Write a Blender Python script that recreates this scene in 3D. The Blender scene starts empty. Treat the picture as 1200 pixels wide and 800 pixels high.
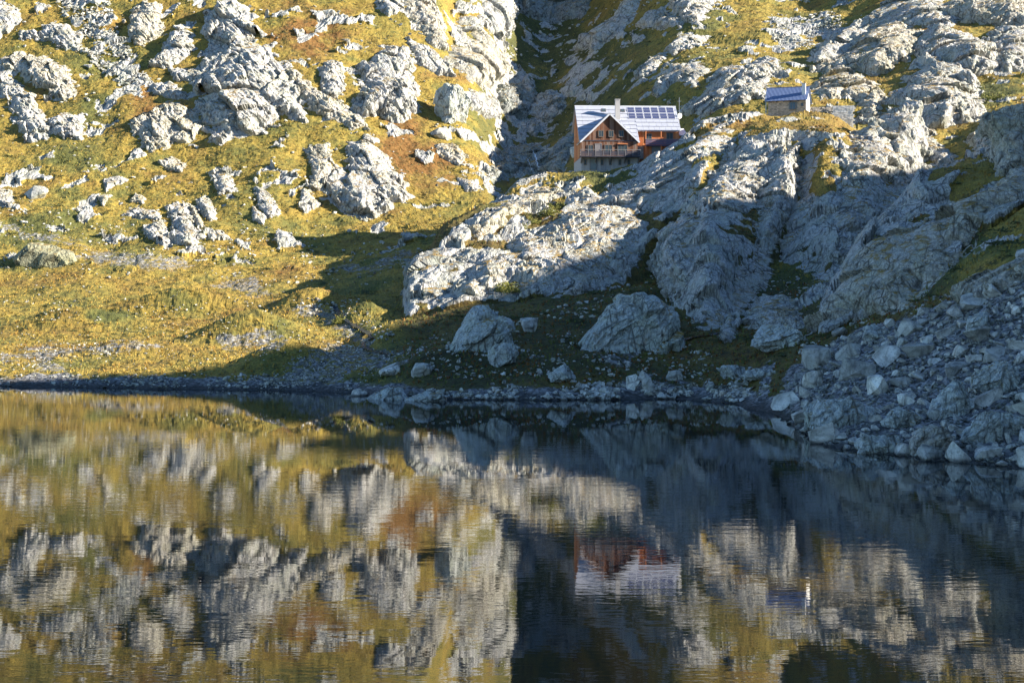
import bpy, bmesh, math, random
import numpy as np
from mathutils import Vector, Matrix

# ------------------------------------------------------------------ camera
F, HY, HC = 1680.0, 330.0, 11.286          # focal length (px of a 1200 wide frame), horizon row, eye height (m)
SC = bpy.context.scene
cam_d = bpy.data.cameras.new('camera'); cam = bpy.data.objects.new('camera', cam_d)
SC.collection.objects.link(cam); SC.camera = cam
cam.location = (0, 0, HC); cam.rotation_euler = (math.radians(90), 0, 0)
cam_d.sensor_width = 36; cam_d.lens = 36 * F / 1200
cam_d.shift_y = (HY - 400) / 1200
cam_d.clip_start = 0.5; cam_d.clip_end = 4000
# ------------------------------------------------------------------ light
SUN_EL, SUN_AZ = math.radians(22.5), math.radians(-11.0)      # azimuth measured from +X towards +Y
SUN_DIR = Vector((math.cos(SUN_EL)*math.cos(SUN_AZ), math.cos(SUN_EL)*math.sin(SUN_AZ), math.sin(SUN_EL)))
world = bpy.data.worlds.new('World'); SC.world = world; world.use_nodes = True
wn = world.node_tree; bg = wn.nodes['Background']
sky = wn.nodes.new('ShaderNodeTexSky'); sky.sky_type = 'NISHITA'; sky.sun_disc = False
sky.sun_elevation = SUN_EL; sky.sun_rotation = math.radians(90) - SUN_AZ
sky.altitude = 2200; sky.air_density = 1.0; sky.dust_density = 0.15; sky.ozone_density = 3.0
sky_tint = wn.nodes.new('ShaderNodeMix'); sky_tint.data_type = 'RGBA'; sky_tint.blend_type = 'MULTIPLY'; sky_tint.inputs[0].default_value = 1.0      # tint added to the sky light to turn the shade bluer
sky_tint.inputs[7].default_value = (.86, 1.0, 1.08, 1)
wn.links.new(sky.outputs[0], sky_tint.inputs[6]); wn.links.new(sky_tint.outputs[2], bg.inputs[0]); bg.inputs[1].default_value = 0.078
sun_d = bpy.data.lights.new('sun', 'SUN'); sun_d.energy = 5.0; sun_d.angle = math.radians(0.5); sun_d.color = (1.0, 0.92, 0.79)
sun = bpy.data.objects.new('sun', sun_d); SC.collection.objects.link(sun)
sun.rotation_euler = (-SUN_DIR).to_track_quat('-Z', 'Y').to_euler(); sun.location = (150, 100, 200)
SC.view_settings.view_transform = 'Standard'; SC.view_settings.look = 'None'
SC.view_settings.exposure = 1.75; SC.view_settings.gamma = 1.0
SC.render.engine = 'CYCLES'
SC.cycles.use_denoising = True; SC.cycles.max_bounces = 5; SC.cycles.diffuse_bounces = 2; SC.cycles.glossy_bounces = 3
SC.cycles.sample_clamp_indirect = 6.0

# ------------------------------------------------------------------ numpy noise
def h32(ix, iy, iz, seed):
    h = (ix.astype(np.uint32)*np.uint32(374761393) + iy.astype(np.uint32)*np.uint32(668265263)
         + iz.astype(np.uint32)*np.uint32(2246822519) + np.uint32((seed*3266489917) & 0xffffffff))
    h ^= h >> np.uint32(15); h *= np.uint32(2246822519); h ^= h >> np.uint32(13); h *= np.uint32(3266489917); h ^= h >> np.uint32(16)
    return h
_G = np.array([(1,1,0),(-1,1,0),(1,-1,0),(-1,-1,0),(1,0,1),(-1,0,1),(1,0,-1),(-1,0,-1),(0,1,1),(0,-1,1),(0,1,-1),(0,-1,-1),(1,1,0),(-1,1,0),(0,-1,1),(0,-1,-1)], np.float32)
def perlin(P, seed=0):
    P = np.asarray(P, np.float32); i = np.floor(P).astype(np.int64); f = P - i
    w = f*f*f*(f*(f*6-15)+10); r = np.zeros(len(P), np.float32)
    for dx in (0,1):
        wx = w[:,0] if dx else 1-w[:,0]
        for dy in (0,1):
            wy = w[:,1] if dy else 1-w[:,1]
            for dz in (0,1):
                wz = w[:,2] if dz else 1-w[:,2]
                g = _G[h32(i[:,0]+dx, i[:,1]+dy, i[:,2]+dz, seed) & np.uint32(15)]
                r += wx*wy*wz*(g[:,0]*(f[:,0]-dx)+g[:,1]*(f[:,1]-dy)+g[:,2]*(f[:,2]-dz))
    return r
def fbm(P, oct=4, seed=0, gain=.5, ridged=False):
    P = np.asarray(P, np.float32); a, t, r = 1.0, 0.0, np.zeros(len(P), np.float32)
    for o in range(oct):
        n = perlin(P*(2.03**o), seed+o*17)
        r += a*((1-2.2*np.abs(n)) if ridged else n*1.6); t += a; a *= gain
    return r/t
def voro(P, seed=0):
    """nearest feature point: F1, F2, offset to it, three random numbers of its cell"""
    P = np.asarray(P, np.float32); i = np.floor(P).astype(np.int64); n = len(P)
    f1 = np.full(n, 9, np.float32); f2 = np.full(n, 9, np.float32); off = np.zeros((n,3), np.float32); hid = np.zeros(n, np.uint32)
    for dx in (-1,0,1):
        for dy in (-1,0,1):
            for dz in (-1,0,1):
                c = i + np.array((dx,dy,dz)); h = h32(c[:,0], c[:,1], c[:,2], seed)
                q = np.stack([(h & np.uint32(1023)), (h >> np.uint32(10)) & np.uint32(1023), (h >> np.uint32(20)) & np.uint32(1023)], 1).astype(np.float32)/1023*.8+.1
                d = P - (c.astype(np.float32) + q); d2 = np.sqrt((d*d).sum(1))
                m = d2 < f1
                f2 = np.where(m, f1, np.minimum(f2, d2)); f1 = np.where(m, d2, f1)
                off[m] = d[m]; hid[m] = h[m]
    hh = h32(hid, hid >> np.uint32(7), hid*np.uint32(3), seed+5)
    rnd = np.stack([(hh & np.uint32(1023)), (hh >> np.uint32(10)) & np.uint32(1023), (hh >> np.uint32(20)) & np.uint32(1023)], 1).astype(np.float32)/511.5-1
    return f1, f2, off, rnd
def smooth(a, b, x):
    t = np.clip((x-a)/(b-a), 0, 1); return t*t*(3-2*t)
def strata(dip, strike, an):
    """rotation + stretch that makes cells long along one direction (rock bedding)"""
    a, b = math.radians(dip), math.radians(strike)
    R = (Matrix.Rotation(b, 3, 'Z') @ Matrix.Rotation(a, 3, 'Y'))
    return (np.diag((1.0, 0.8, an)) @ np.array(R.transposed())).astype(np.float32)
def rockrelief(P, size, seed, S):
    """broken rock: tilted facets of three sizes with cracks between, metres"""
    Q = P @ S.T
    Q = Q + .11*size*np.stack([perlin(P/size*.9+5, seed), perlin(P/size*.9+31, seed+1), perlin(P/size*.9+77, seed+2)], 1)
    out = np.zeros(len(P), np.float32)
    for k, (s, amp) in enumerate(((size, .42), (size*.40, .24), (size*.16, .11))):
        f1, f2, off, rnd = voro(Q/s, seed+k*11)
        out += s*amp*((off*rnd).sum(1)*1.25 + rnd[:,0]*.30 - .26*(1-smooth(0, .10, f2-f1)))
    # bedding: long parallel ledges that break off along the strata
    for k, (sp, am) in enumerate(((.34, .13), (.13, .05))):
        wv = Q[:,0]/(size*sp) + Q[:,1]/(size*sp)*.35 + .9*perlin(Q/size*1.1+9*k, seed+60+k); fl = np.floor(wv); fr = wv-fl
        hr = (h32(fl.astype(np.int64), np.full(len(fl), 7), np.full(len(fl), 3), seed+k) & np.uint32(255)).astype(np.float32)/255
        out += size*am*((.4+hr)*fr**1.4 - .35)*np.clip(1.3*perlin(Q/size*.7+21, seed+70)+.75, .15, 1.2)
    return out + size*.05*fbm(P/size*1.6, 4, seed+9)

# ------------------------------------------------------------------ pixel <-> place
def pz(py, Y): return HC + (HY-py)/F*Y
def px_of(X, Y): return 600 + X/Y*F
# ground profiles: for a line of sight (px) the rows (py) at which the ground lies Y metres away
L0 = {
 -350:[(450,157),(438,161),(400,187),(370,208),(340,228),(300,249),(250,270),(200,289),(150,306),(100,324),(50,340),(0,356)],
 0:[(452,155),(438,159),(400,185),(370,206),(340,226),(300,247),(250,268),(200,287),(150,304),(100,322),(50,338),(0,354)],
 150:[(455,152),(438,157),(400,183),(375,200),(350,215),(320,235),(290,252),(250,270),(200,287),(150,302),(100,318),(50,334),(0,350)],
 300:[(457,149),(440,154),(415,166),(385,188),(350,212),(325,232),(300,246),(260,264),(220,278),(150,298),(100,313),(50,329),(0,346)],
 400:[(460,146),(440,152),(420,160),(395,175),(365,196),(340,218),(320,236),(295,252),(260,268),(200,287),(140,303),(100,315),(50,331),(0,348)],
 480:[(467,138.5),(450,143),(430,150),(400,163),(375,178),(350,197),(320,222),(300,243),(270,262),(230,280),(180,297),(130,312),(80,327),(30,342),(0,352)],
 512:[(468,137.5),(450,142),(428,149),(398,162),(372,175),(352,188),(325,214),(300,242),(265,265),(225,283),(180,299),(130,314),(80,329),(30,345),(0,356)],
 530:[(468,137.5),(450,141),(425,149),(395,160),(370,171),(355,181),(330,206),(300,241),(262,267),(222,284),(180,300),(140,314),(100,332),(60,366),(30,395),(0,420)],
 550:[(468,137.4),(450,141),(425,149),(395,160),(370,171),(355,180),(330,205),(300,240),(260,268),(220,285),(180,301),(140,315),(100,326),(60,342),(0,370)],
 590:[(469,136.5),(450,141),(420,150),(390,161),(365,173),(350,182),(325,210),(290,250),(240,285),(215,302),(180,326),(150,344),(110,360),(60,378),(0,410)],
 640:[(469,136.5),(445,142),(415,152),(385,163),(360,174),(345,183),(320,212),(280,255),(230,292),(200,312),(160,340),(120,362),(80,388),(40,412),(0,440)],
 700:[(468,137.4),(445,142),(420,150),(395,158),(370,168),(340,182),(320,210),(270,250),(210,280),(170,298),(130,320),(90,348),(50,382),(0,424)],
 800:[(467,138.5),(445,144),(420,151),(400,156),(385,162),(350,178),(300,200),(240,235),(180,265),(140,283),(110,297),(70,318),(40,338),(0,364)],
 880:[(480,126.5),(460,134),(440,141),(420,148),(400,153),(385,158),(350,175),(300,200),(220,235),(160,258),(125,272),(95,288),(60,318),(30,342),(0,364)],
 940:[(518,101),(500,108),(470,120),(440,131),(410,141),(390,148),(360,165),(300,190),(220,225),(150,252),(110,275),(80,298),(50,328),(20,356),(0,376)],
 1000:[(532,94),(500,104),(470,114),(440,124),(410,134),(385,143),(360,152),(300,185),(220,222),(150,252),(110,275),(70,302),(40,326),(0,356)],
 1080:[(542,89.5),(500,101),(460,112),(420,122),(385,130),(360,137),(340,145),(290,180),(220,212),(170,235),(130,256),(90,280),(50,306),(0,338)],
 1140:[(545,88),(500,99),(450,110),(400,119),(360,127),(330,134),(300,142),(260,175),(210,205),(170,225),(130,250),(90,276),(50,300),(0,330)],
 1200:[(548,87),(500,97),(450,106),(400,114),(350,122),(310,128),(270,136),(240,150),(215,185),(180,212),(140,238),(100,266),(50,296),(0,324)],
 1280:[(550,86),(500,95),(400,111),(300,126),(240,136),(200,170),(150,214),(100,260),(50,300),(0,332)],
 1650:[(552,85),(500,93),(400,108),(300,122),(250,132),(215,160),(190,200),(170,300),(140,420)],
}
# the rocky knoll that carries the two buildings, and the big slab on the right
L1 = {
 462:[(400,180),(392,200)],
 480:[(362,180),(345,184),(320,190),(304,196),(312,204),(345,222)],
 520:[(362,178),(330,187),(300,195),(265,206),(258,213),(285,222),(345,238)],
 560:[(362,178),(335,186),(300,195),(262,208),(240,221),(262,230),(345,248)],
 600:[(360,178),(322,189),(282,203),(242,218),(216,231),(236,240),(345,262)],
 640:[(355,179),(322,189),(290,201),(250,216),(215,231),(204,238),(216,246),(250,258),(340,275)],
 680:[(352,180),(315,193),(280,206),(240,221),(208,234),(198,239.5),(197.5,240),(206,262),(280,290)],
 715:[(348,180),(310,193),(278,205),(240,219),(208,233),(199,239),(198.5,240),(206,262),(260,290)],
 750:[(335,180),(303,192),(272,203),(232,218),(203,230),(193,236.5),(197,240),(205,262),(240,285)],
 790:[(352,172),(315,182),(280,193),(240,208),(207,222),(176,233),(163,238),(188,244),(196,262),(230,285)],
 825:[(396,159),(350,166),(300,174),(250,190),(200,212),(160,229),(140,240),(142,247),(190,275)],
 860:[(392,157),(330,172),(270,187),(220,205),(170,224),(136,242),(138,252),(170,275)],
 900:[(388,158),(320,182),(250,196),(188,212),(152,228),(135,241),(134,256),(160,275)],
 945:[(392,153),(310,178),(240,196),(185,208),(155,224),(135,241),(134,256),(150,275)],
 975:[(380,156),(300,177),(220,198),(170,212),(150,226),(138,241),(138,256),(150,270)],
 1060:[(330,170),(260,190),(215,204),(190,222),(178,238),(176,250),(200,270)],
 1120:[(300,180),(240,195),(205,220),(205,240),(240,260)],
 1160:[(330,180),(300,200),(300,240)],
}
L2 = {
 945:[(420,138),(400,150),(420,170)],
 965:[(392,143),(365,148),(350,154),(370,166)],
 1000:[(376,145),(340,151),(305,158),(296,164),(330,178)],
 1040:[(368,142),(320,151),(270,160),(244,167),(260,178),(320,190)],
 1075:[(362,140),(310,150),(250,161),(206,172),(215,184),(260,200)],
 1130:[(335,138),(290,147),(235,160),(192,173),(200,186),(250,205)],
 1180:[(300,138),(265,146),(220,158),(186,170),(192,184),(240,205)],
 1240:[(275,138),(240,146),(205,156),(176,168),(185,184),(240,205)],
 1300:[(270,140),(230,150),(210,160),(240,190)],
}
PG = np.arange(-350, 1651, 5.0); YG = np.arange(60, 641, 1.0)
def blur(a, s, ax):
    r = int(3*s)+1; k = np.exp(-.5*(np.arange(-r, r+1)/s)**2); k /= k.sum()
    pad = [(0,0),(0,0)]; pad[ax] = (r, r)
    b = np.pad(a, pad, mode='edge'); return np.apply_along_axis(lambda v: np.convolve(v, k, 'valid'), ax, b)
def layer(cols, ground, sp, sy):
    ks = sorted(cols); H = []
    for k in ks:
        pts = [(Y, pz(py, Y)) for py, Y in cols[k]]
        if ground:
            Ys = pts[0][0]; pts[0] = (Ys, 0.0)
            e = pts[-1][0]
            pts = [(60, -6), (Ys-16, -4.5), (Ys-5, -1.2)] + pts + ([(e+36, pz(-100, e+36)), (e+80, pz(-200, e+80)), (e+150, pz(-300, e+150)), (e+400, pz(-300, e+150)-20)] if cols[k][-1][0] == 0 else [(640, pz(110, 640))])
        else:
            a, b = pts[0], pts[-1]
            pts = [(a[0]-40, a[1]-40)] + pts + [(b[0]+40, b[1]-45)]
        p = np.array(pts); h = np.interp(YG, p[:,0], p[:,1])
        if not ground: h = np.where((YG < p[0,0]) | (YG > p[-1,0]), -60, h)
        H.append(h)
    H = np.array(H); out = np.empty((len(PG), len(YG)))
    for j in range(len(YG)): out[:, j] = np.interp(PG, ks, H[:, j])
    if not ground: out[(PG < ks[0]) | (PG > ks[-1])] = -60
    return blur(blur(out, sp, 0), sy, 1)
H0 = layer(L0, True, 3.0, 2.2); H1 = layer(L1, False, .8, 1.2); H2 = layer(L2, False, 1.2, 1.2)
# gullies cut into the knoll (outlines as seen from the lake)
GULLY = [([(690,352),(735,325),(768,278),(800,236),(818,256),(788,268),(774,300),(800,352)], 3.2), ([(926,160),(954,168),(950,230),(930,296),(904,296),(932,220)], 5.0),
 ([(862,300),(905,292),(955,282),(966,330),(935,346),(885,392),(862,350)], 4.5), ([(800,236),(846,170),(874,148),(864,178),(822,238)], 1.8), ([(655,250),(690,203),(762,201),(742,217),(690,238)], .8), ([(838,395),(862,350),(880,300),(866,290),(850,330)], 2.0)]
def lut(T, X, Y):
    a = np.clip((px_of(X, Y)-PG[0])/5.0, 0, len(PG)-1.001); b = np.clip(Y-YG[0], 0, len(YG)-1.001)
    i, j = a.astype(int), b.astype(int); u, v = a-i, b-j
    return (T[i,j]*(1-u)+T[i+1,j]*u)*(1-v) + (T[i,j+1]*(1-u)+T[i+1,j+1]*u)*v
def inpoly(px, py, poly):
    r = np.zeros(np.shape(px), bool); n = len(poly)
    for k in range(n):
        x0, y0 = poly[k]; x1, y1 = poly[(k+1) % n]
        if y0 == y1: continue
        r ^= ((y0 > py) != (y1 > py)) & (px < (x1-x0)*(py-y0)/(y1-y0)+x0)
    return r
def polydist(x, y, poly):
    d = np.full(np.shape(x), 1e9); n = len(poly)
    for k in range(n):
        x0, y0 = poly[k]; x1, y1 = poly[(k+1) % n]; ex, ey = x1-x0, y1-y0
        t = np.clip(((x-x0)*ex+(y-y0)*ey)/max(ex*ex+ey*ey, 1e-9), 0, 1)
        d = np.minimum(d, np.hypot(x-x0-t*ex, y-y0-t*ey))
    return np.where(inpoly(x, y, poly), d, -d)
_pp, _yy = np.meshgrid(PG, YG, indexing='ij'); _py = HY-(H1-HC)/_yy*F; _cv = np.zeros_like(H1)
for _pl, _dp in GULLY: _cv = np.maximum(_cv, _dp*smooth(-8, 12, polydist(_pp, _py, _pl)))
H1 = H1 - blur(_cv, 1.0, 0)
HB = np.maximum(np.maximum(H0, H1), H2)
def base_raw(X, Y):
    """height of the ground with its middle-sized unevenness"""
    X = np.asarray(X, float); Y = np.asarray(Y, float)
    h0, h1, h2 = lut(H0, X, Y), lut(H1, X, Y), lut(H2, X, Y)
    h = np.maximum(np.maximum(h0, h1), h2)
    P = np.stack([X, Y, np.zeros_like(X)], 1)
    up = smooth(1, 22, h)
    und = 1.9*up*fbm(P/26.0, 3, 3) + (.25+.75*up)*.9*fbm(P/8.0, 3, 11)*smooth(-.3, 2.0, h)
    shore = .35*fbm(P/5.0, 2, 21)*smooth(-3, 0, h)*(1-smooth(0, 3, h))
    # hummocks and banks of the old moraine at the stream mouth
    for mx, my, sx, sy, mh in ((-33,179,11,5,2.3),(-25,158.5,9,3.6,1.7),(-28,200,9,5,1.9),(-60,196,14,4,1.7),(-19,186,6,4,1.5),(-47,205,17,3.6,2.0),(-46,172,12,3,1.0),(-14,166,5,3,1.2),(-8,150,6,3,.9),(8,147,8,3,.8),(-72,178,10,4,1.2)):
        und = und + 1.55*mh*np.exp(-((X-mx)/(.58*sx))**2-((Y-my)/(.8*sy))**2)
    # levelled ground under the two buildings
    pd = np.maximum(smooth(13, 9.5, np.abs(X-20.5))*smooth(12, 8.5, np.abs(Y-247.5)), smooth(6.5, 4.5, np.abs(X-48))*smooth(6, 4, np.abs(Y-247)))
    return h + und*(1-pd) + shore
_BP = np.arange(-350, 1650.1, 2.5); _BY = np.arange(60, 640.1, .5)
_bx, _by = np.meshgrid(_BP, _BY, indexing='ij')
_BT = base_raw(((_bx-600)/F*_by).ravel(), _by.ravel()).reshape(_bx.shape).astype(np.float32)
def base_h(X, Y):
    X = np.asarray(X, float); Y = np.asarray(Y, float)
    a = np.clip((px_of(X, Y)-_BP[0])/2.5, 0, len(_BP)-1.001); b = np.clip((Y-_BY[0])*2, 0, len(_BY)-1.001)
    i, j = a.astype(int), b.astype(int); u, v = a-i, b-j
    return (_BT[i,j]*(1-u)+_BT[i+1,j]*u)*(1-v) + (_BT[i,j+1]*(1-u)+_BT[i+1,j+1]*u)*v
def hit(px, py, y0=84.0, y1=560.0):
    """where the line of sight through pixels first meets the ground"""
    px = np.atleast_1d(np.asarray(px, float)); py = np.atleast_1d(np.asarray(py, float))
    Ys = np.arange(y0, y1, 1.0); out = np.full(len(px), np.nan)
    X = (px[:,None]-600)/F*Ys[None]; Z = HC+(HY-py)[:,None]/F*Ys[None]
    H = base_h(X.ravel(), np.broadcast_to(Ys, X.shape).ravel()).reshape(X.shape)
    below = (Z < np.maximum(H, 0)) ; k = below.argmax(1); ok = below.any(1)
    for n in range(len(px)):
        if not ok[n]: out[n] = y1; continue
        if k[n] == 0: out[n] = y0; continue
        a0 = Z[n,k[n]-1]-max(H[n,k[n]-1],0); a1 = Z[n,k[n]]-max(H[n,k[n]],0)
        out[n] = Ys[k[n]-1] + a0/(a0-a1)
    X = (px-600)/F*out
    return X, out, base_h(X, out)
# ------------------------------------------------------------------ materials
class NT:
    def __init__(s, name):
        s.m = bpy.data.materials.new(name); s.m.use_nodes = True; s.t = s.m.node_tree
        s.b = s.t.nodes['Principled BSDF']; s.b.inputs['Specular IOR Level'].default_value = 0.25
        s.geo = None
    def n(s, typ, **kw):
        nd = s.t.nodes.new(typ)
        for k, v in kw.items():
            if k.startswith('i_'):
                key = k[2:]; nd.inputs[int(key) if key.isdigit() else key.replace('_', ' ')].default_value = v
            else: setattr(nd, k, v)
        return nd
    def l(s, a, b): s.t.links.new(a, b)
    def pos(s):
        if s.geo is None: s.geo = s.n('ShaderNodeTexCoord').outputs['Object']
        return s.geo
    def scaled(s, sx, sy, sz, rot=(0,0,0)):
        mp = s.n('ShaderNodeMapping'); mp.inputs['Scale'].default_value = (sx, sy, sz); mp.inputs['Rotation'].default_value = rot
        s.l(s.pos(), mp.inputs['Vector']); return mp.outputs[0]
    def noise(s, scale, detail=4, rough=.55, vec=None, out='Fac', dist=0):
        nd = s.n('ShaderNodeTexNoise'); nd.inputs['Scale'].default_value = scale; nd.inputs['Detail'].default_value = detail
        nd.inputs['Roughness'].default_value = rough; nd.inputs['Distortion'].default_value = dist
        s.l(vec or s.pos(), nd.inputs['Vector']); return nd.outputs[out]
    def voro(s, scale, feature='F1', vec=None, out='Distance'):
        nd = s.n('ShaderNodeTexVoronoi', feature=feature); nd.inputs['Scale'].default_value = scale
        s.l(vec or s.pos(), nd.inputs['Vector']); return nd.outputs[out]
    def attr(s, name, out='Fac'):
        nd = s.n('ShaderNodeAttribute'); nd.attribute_name = name; return nd.outputs[out]
    def ramp(s, fac, *stops, interp='LINEAR'):
        nd = s.n('ShaderNodeValToRGB'); cr = nd.color_ramp; cr.interpolation = interp
        while len(cr.elements) < len(stops): cr.elements.new(.5)
        for e, (p, c) in zip(cr.elements, stops):
            e.position = p; e.color = (c, c, c, 1) if not hasattr(c, '__len__') else (*c, 1)
        s.l(fac, nd.inputs[0]); return nd.outputs[0]
    def mix(s, fac, a, b, mode='MIX'):
        nd = s.n('ShaderNodeMix', data_type='RGBA', blend_type=mode)
        for sock, v in ((nd.inputs[0], fac), (nd.inputs[6], a), (nd.inputs[7], b)):
            if hasattr(v, 'is_linked') or isinstance(v, bpy.types.NodeSocket): s.l(v, sock)
            elif hasattr(v, '__len__'): sock.default_value = (*v, 1)
            else: sock.default_value = v
        return nd.outputs[2]
    def math(s, op, a, b=0.0, clamp=False):
        nd = s.n('ShaderNodeMath', operation=op, use_clamp=clamp)
        for sock, v in ((nd.inputs[0], a), (nd.inputs[1], b)):
            if isinstance(v, bpy.types.NodeSocket): s.l(v, sock)
            else: sock.default_value = v
        return nd.outputs[0]
    def bump(s, h, strength, dist, prev=None):
        nd = s.n('ShaderNodeBump'); nd.inputs['Strength'].default_value = strength; nd.inputs['Distance'].default_value = dist
        s.l(h, nd.inputs['Height'])
        if prev is not None: s.l(prev, nd.inputs['Normal'])
        return nd.outputs[0]
    def fin(s, col, rough=.9, normal=None):
        if isinstance(col, bpy.types.NodeSocket): s.l(col, s.b.inputs['Base Color'])
        else: s.b.inputs['Base Color'].default_value = (*col, 1)
        if isinstance(rough, bpy.types.NodeSocket): s.l(rough, s.b.inputs['Roughness'])
        else: s.b.inputs['Roughness'].default_value = rough
        if normal is not None: s.l(normal, s.b.inputs['Normal'])
        return s.m
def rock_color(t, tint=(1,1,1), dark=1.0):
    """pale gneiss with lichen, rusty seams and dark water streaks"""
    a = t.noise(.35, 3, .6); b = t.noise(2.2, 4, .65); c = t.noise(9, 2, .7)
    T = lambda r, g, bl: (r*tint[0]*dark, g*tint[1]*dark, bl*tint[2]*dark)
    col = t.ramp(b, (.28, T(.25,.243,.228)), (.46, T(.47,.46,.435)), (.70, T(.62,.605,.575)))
    col = t.mix(t.ramp(a, (.42, 0), (.62, .55)), col, T(.40,.41,.31))          # lichen
    col = t.mix(t.ramp(t.noise(.8, 3, .7, vec=t.scaled(1,1,.35)), (.60, 0), (.72, .6)), col, T(.34,.25,.17))   # iron stain
    st = t.noise(1.6, 3, .7, vec=t.scaled(1.6, 1.6, .25))
    col = t.mix(t.ramp(st, (.56, 0), (.70, .65)), col, T(.15,.15,.15))      # dark streaks
    col = t.mix(t.ramp(c, (.50, 0), (.70, .65)), col, T(.12,.12,.10))            # fine lichen specks
    wv = t.n('ShaderNodeMix', data_type='VECTOR'); wv.inputs[0].default_value = .16; t.l(t.scaled(1, 1, .5, (.35, .6, .2)), wv.inputs[4]); t.l(t.noise(.9, 3, .7, out='Color'), wv.inputs[5])
    e1 = t.voro(.62, 'DISTANCE_TO_EDGE', vec=wv.outputs[1]); e2 = t.voro(1.9, 'DISTANCE_TO_EDGE', vec=wv.outputs[1])
    e0 = t.voro(.23, 'DISTANCE_TO_EDGE', vec=wv.outputs[1])
    ck = t.math('MAXIMUM', t.math('MAXIMUM', t.ramp(e1, (0, .95), (.055, 0)), t.ramp(e0, (0, .95), (.030, 0))), t.ramp(e2, (0, .75), (.07, 0)))
    ck = t.math('MULTIPLY', ck, t.ramp(t.noise(.45, 2), (.38, .15), (.56, 1)))
    col = t.mix(ck, col, T(.055,.05,.042))                                       # cracks holding soil and black lichen
    return col
def rock_normal(t):
    w = t.scaled(1, 1, .55, (.5, .35, .2))
    h1 = t.noise(1.1, 5, .7, vec=w); h2 = t.voro(1.5, 'DISTANCE_TO_EDGE', vec=w); h3 = t.noise(6, 3, .7)
    h = t.math('ADD', t.math('MULTIPLY', h1, 1.0), t.math('MULTIPLY', t.ramp(h2, (0, 0), (.10, 1)), .16))
    return t.bump(h3, .6, .12, t.bump(h, .9, .6))
def mat_terrain():
    t = NT('alpine_ground')
    rk, gv, tn, ht = t.attr('rock'), t.attr('gravel'), t.attr('tone'), t.attr('heath_shade')
    n1 = t.noise(.22, 5, .62); n2 = t.noise(1.3, 5, .7); n3 = t.noise(5.0, 4, .75)
    gsel = t.math('ADD', t.math('MULTIPLY', tn, .5), t.math('ADD', t.math('MULTIPLY', n1, .55), t.math('MULTIPLY', n2, .45)))
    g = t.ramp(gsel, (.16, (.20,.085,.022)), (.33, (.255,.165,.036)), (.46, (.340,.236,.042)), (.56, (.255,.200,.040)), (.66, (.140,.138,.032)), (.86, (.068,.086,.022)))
    g = t.mix(t.ramp(n3, (.44, 0), (.62, .8)), g, (.105,.085,.026))
    g = t.mix(t.ramp(t.noise(.75, 4, .75), (.55, 0), (.62, .85)), g, (.036,.042,.016))          # low juniper and bilberry
    g = t.mix(t.ramp(n3, (.30, .5), (.43, 0)), g, (.50,.40,.15))
    g = t.mix(t.math('MULTIPLY', ht, t.ramp(n2, (.36, .92), (.66, .35))), g, (.036,.030,.017))       # brown heathland of the shore, with shade painted into its colour
    rc = rock_color(t)
    vc = t.voro(3.2, out='Color'); vs = t.n('ShaderNodeSeparateColor'); t.l(vc, vs.inputs[0])
    gr = t.ramp(vs.outputs[0], (.0, (.05,.05,.048)), (.45, (.16,.155,.15)), (1, (.36,.35,.34)))
    # ragged borders
    rr = t.ramp(t.math('ADD', rk, t.math('MULTIPLY', t.math('SUBTRACT', n2, .5), .9)), (.42, 0), (.58, 1))
    gg = t.ramp(t.math('ADD', gv, t.math('MULTIPLY', t.math('SUBTRACT', n2, .5), 1.0)), (.44, 0), (.60, 1))
    col = t.mix(gg, g, gr); col = t.mix(rr, col, rc)
    # wet, dark margin just above the water
    sp = t.n('ShaderNodeSeparateXYZ'); t.l(t.pos(), sp.inputs[0])
    z = t.math('ADD', sp.outputs[2], t.math('MULTIPLY', t.math('SUBTRACT', n2, .5), .8))
    wet = t.ramp(t.math('MULTIPLY', z, .5), (.08, .85), (.42, 0))
    col = t.mix(wet, col, (.035,.033,.028))
    gb = t.bump(t.math('ADD', n2, t.math('MULTIPLY', n3, .5)), .7, .35)
    rb = rock_normal(t)
    vm = t.n('ShaderNodeMix', data_type='VECTOR'); t.l(rr, vm.inputs[0]); t.l(gb, vm.inputs[4]); t.l(rb, vm.inputs[5])
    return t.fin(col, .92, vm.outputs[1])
def mat_rock(name, tint=(1,1,1), dark=1.0):
    t = NT(name); c = rock_color(t, tint, dark)
    up = t.n('ShaderNodeSeparateXYZ'); g = t.n('ShaderNodeNewGeometry'); t.l(g.outputs['Normal'], up.inputs[0])
    moss = t.math('MULTIPLY', t.ramp(up.outputs[2], (.72, 0), (.88, 1)), t.ramp(t.noise(.8, 5, .7), (.48, 0), (.57, 1)))
    c = t.mix(moss, c, (.30,.19,.045))                        # turf caught on the ledges
    return t.fin(c, .88, rock_normal(t))
def mat_boulder(name, tint=(1,1,1), dark=1.0):
    t = NT(name); c = rock_color(t, tint, dark)
    oi = t.n('ShaderNodeObjectInfo')
    c = t.mix(1.0, c, t.ramp(oi.outputs['Random'], (0, (.74,.75,.74)), (.5, (1.0,.99,.97)), (1, (1.35,1.32,1.27))), 'MULTIPLY')
    gi = t.n('ShaderNodeNewGeometry'); c = t.mix(1.0, c, t.ramp(gi.outputs['Random Per Island'], (0, (.55,.56,.55)), (.5, (.98,.97,.96)), (1, (1.3,1.28,1.24))), 'MULTIPLY')
    sp = t.n('ShaderNodeSeparateXYZ'); gg = t.n('ShaderNodeNewGeometry'); t.l(gg.outputs['Position'], sp.inputs[0])
    wet = t.ramp(t.math('ADD', sp.outputs[2], t.math('MULTIPLY', t.noise(2, 3), .3)), (.22, .8), (.42, 0))
    c = t.mix(wet, c, (.04,.038,.034))
    return t.fin(c, .88, t.bump(t.noise(4, 5, .7), .5, .12))
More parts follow.
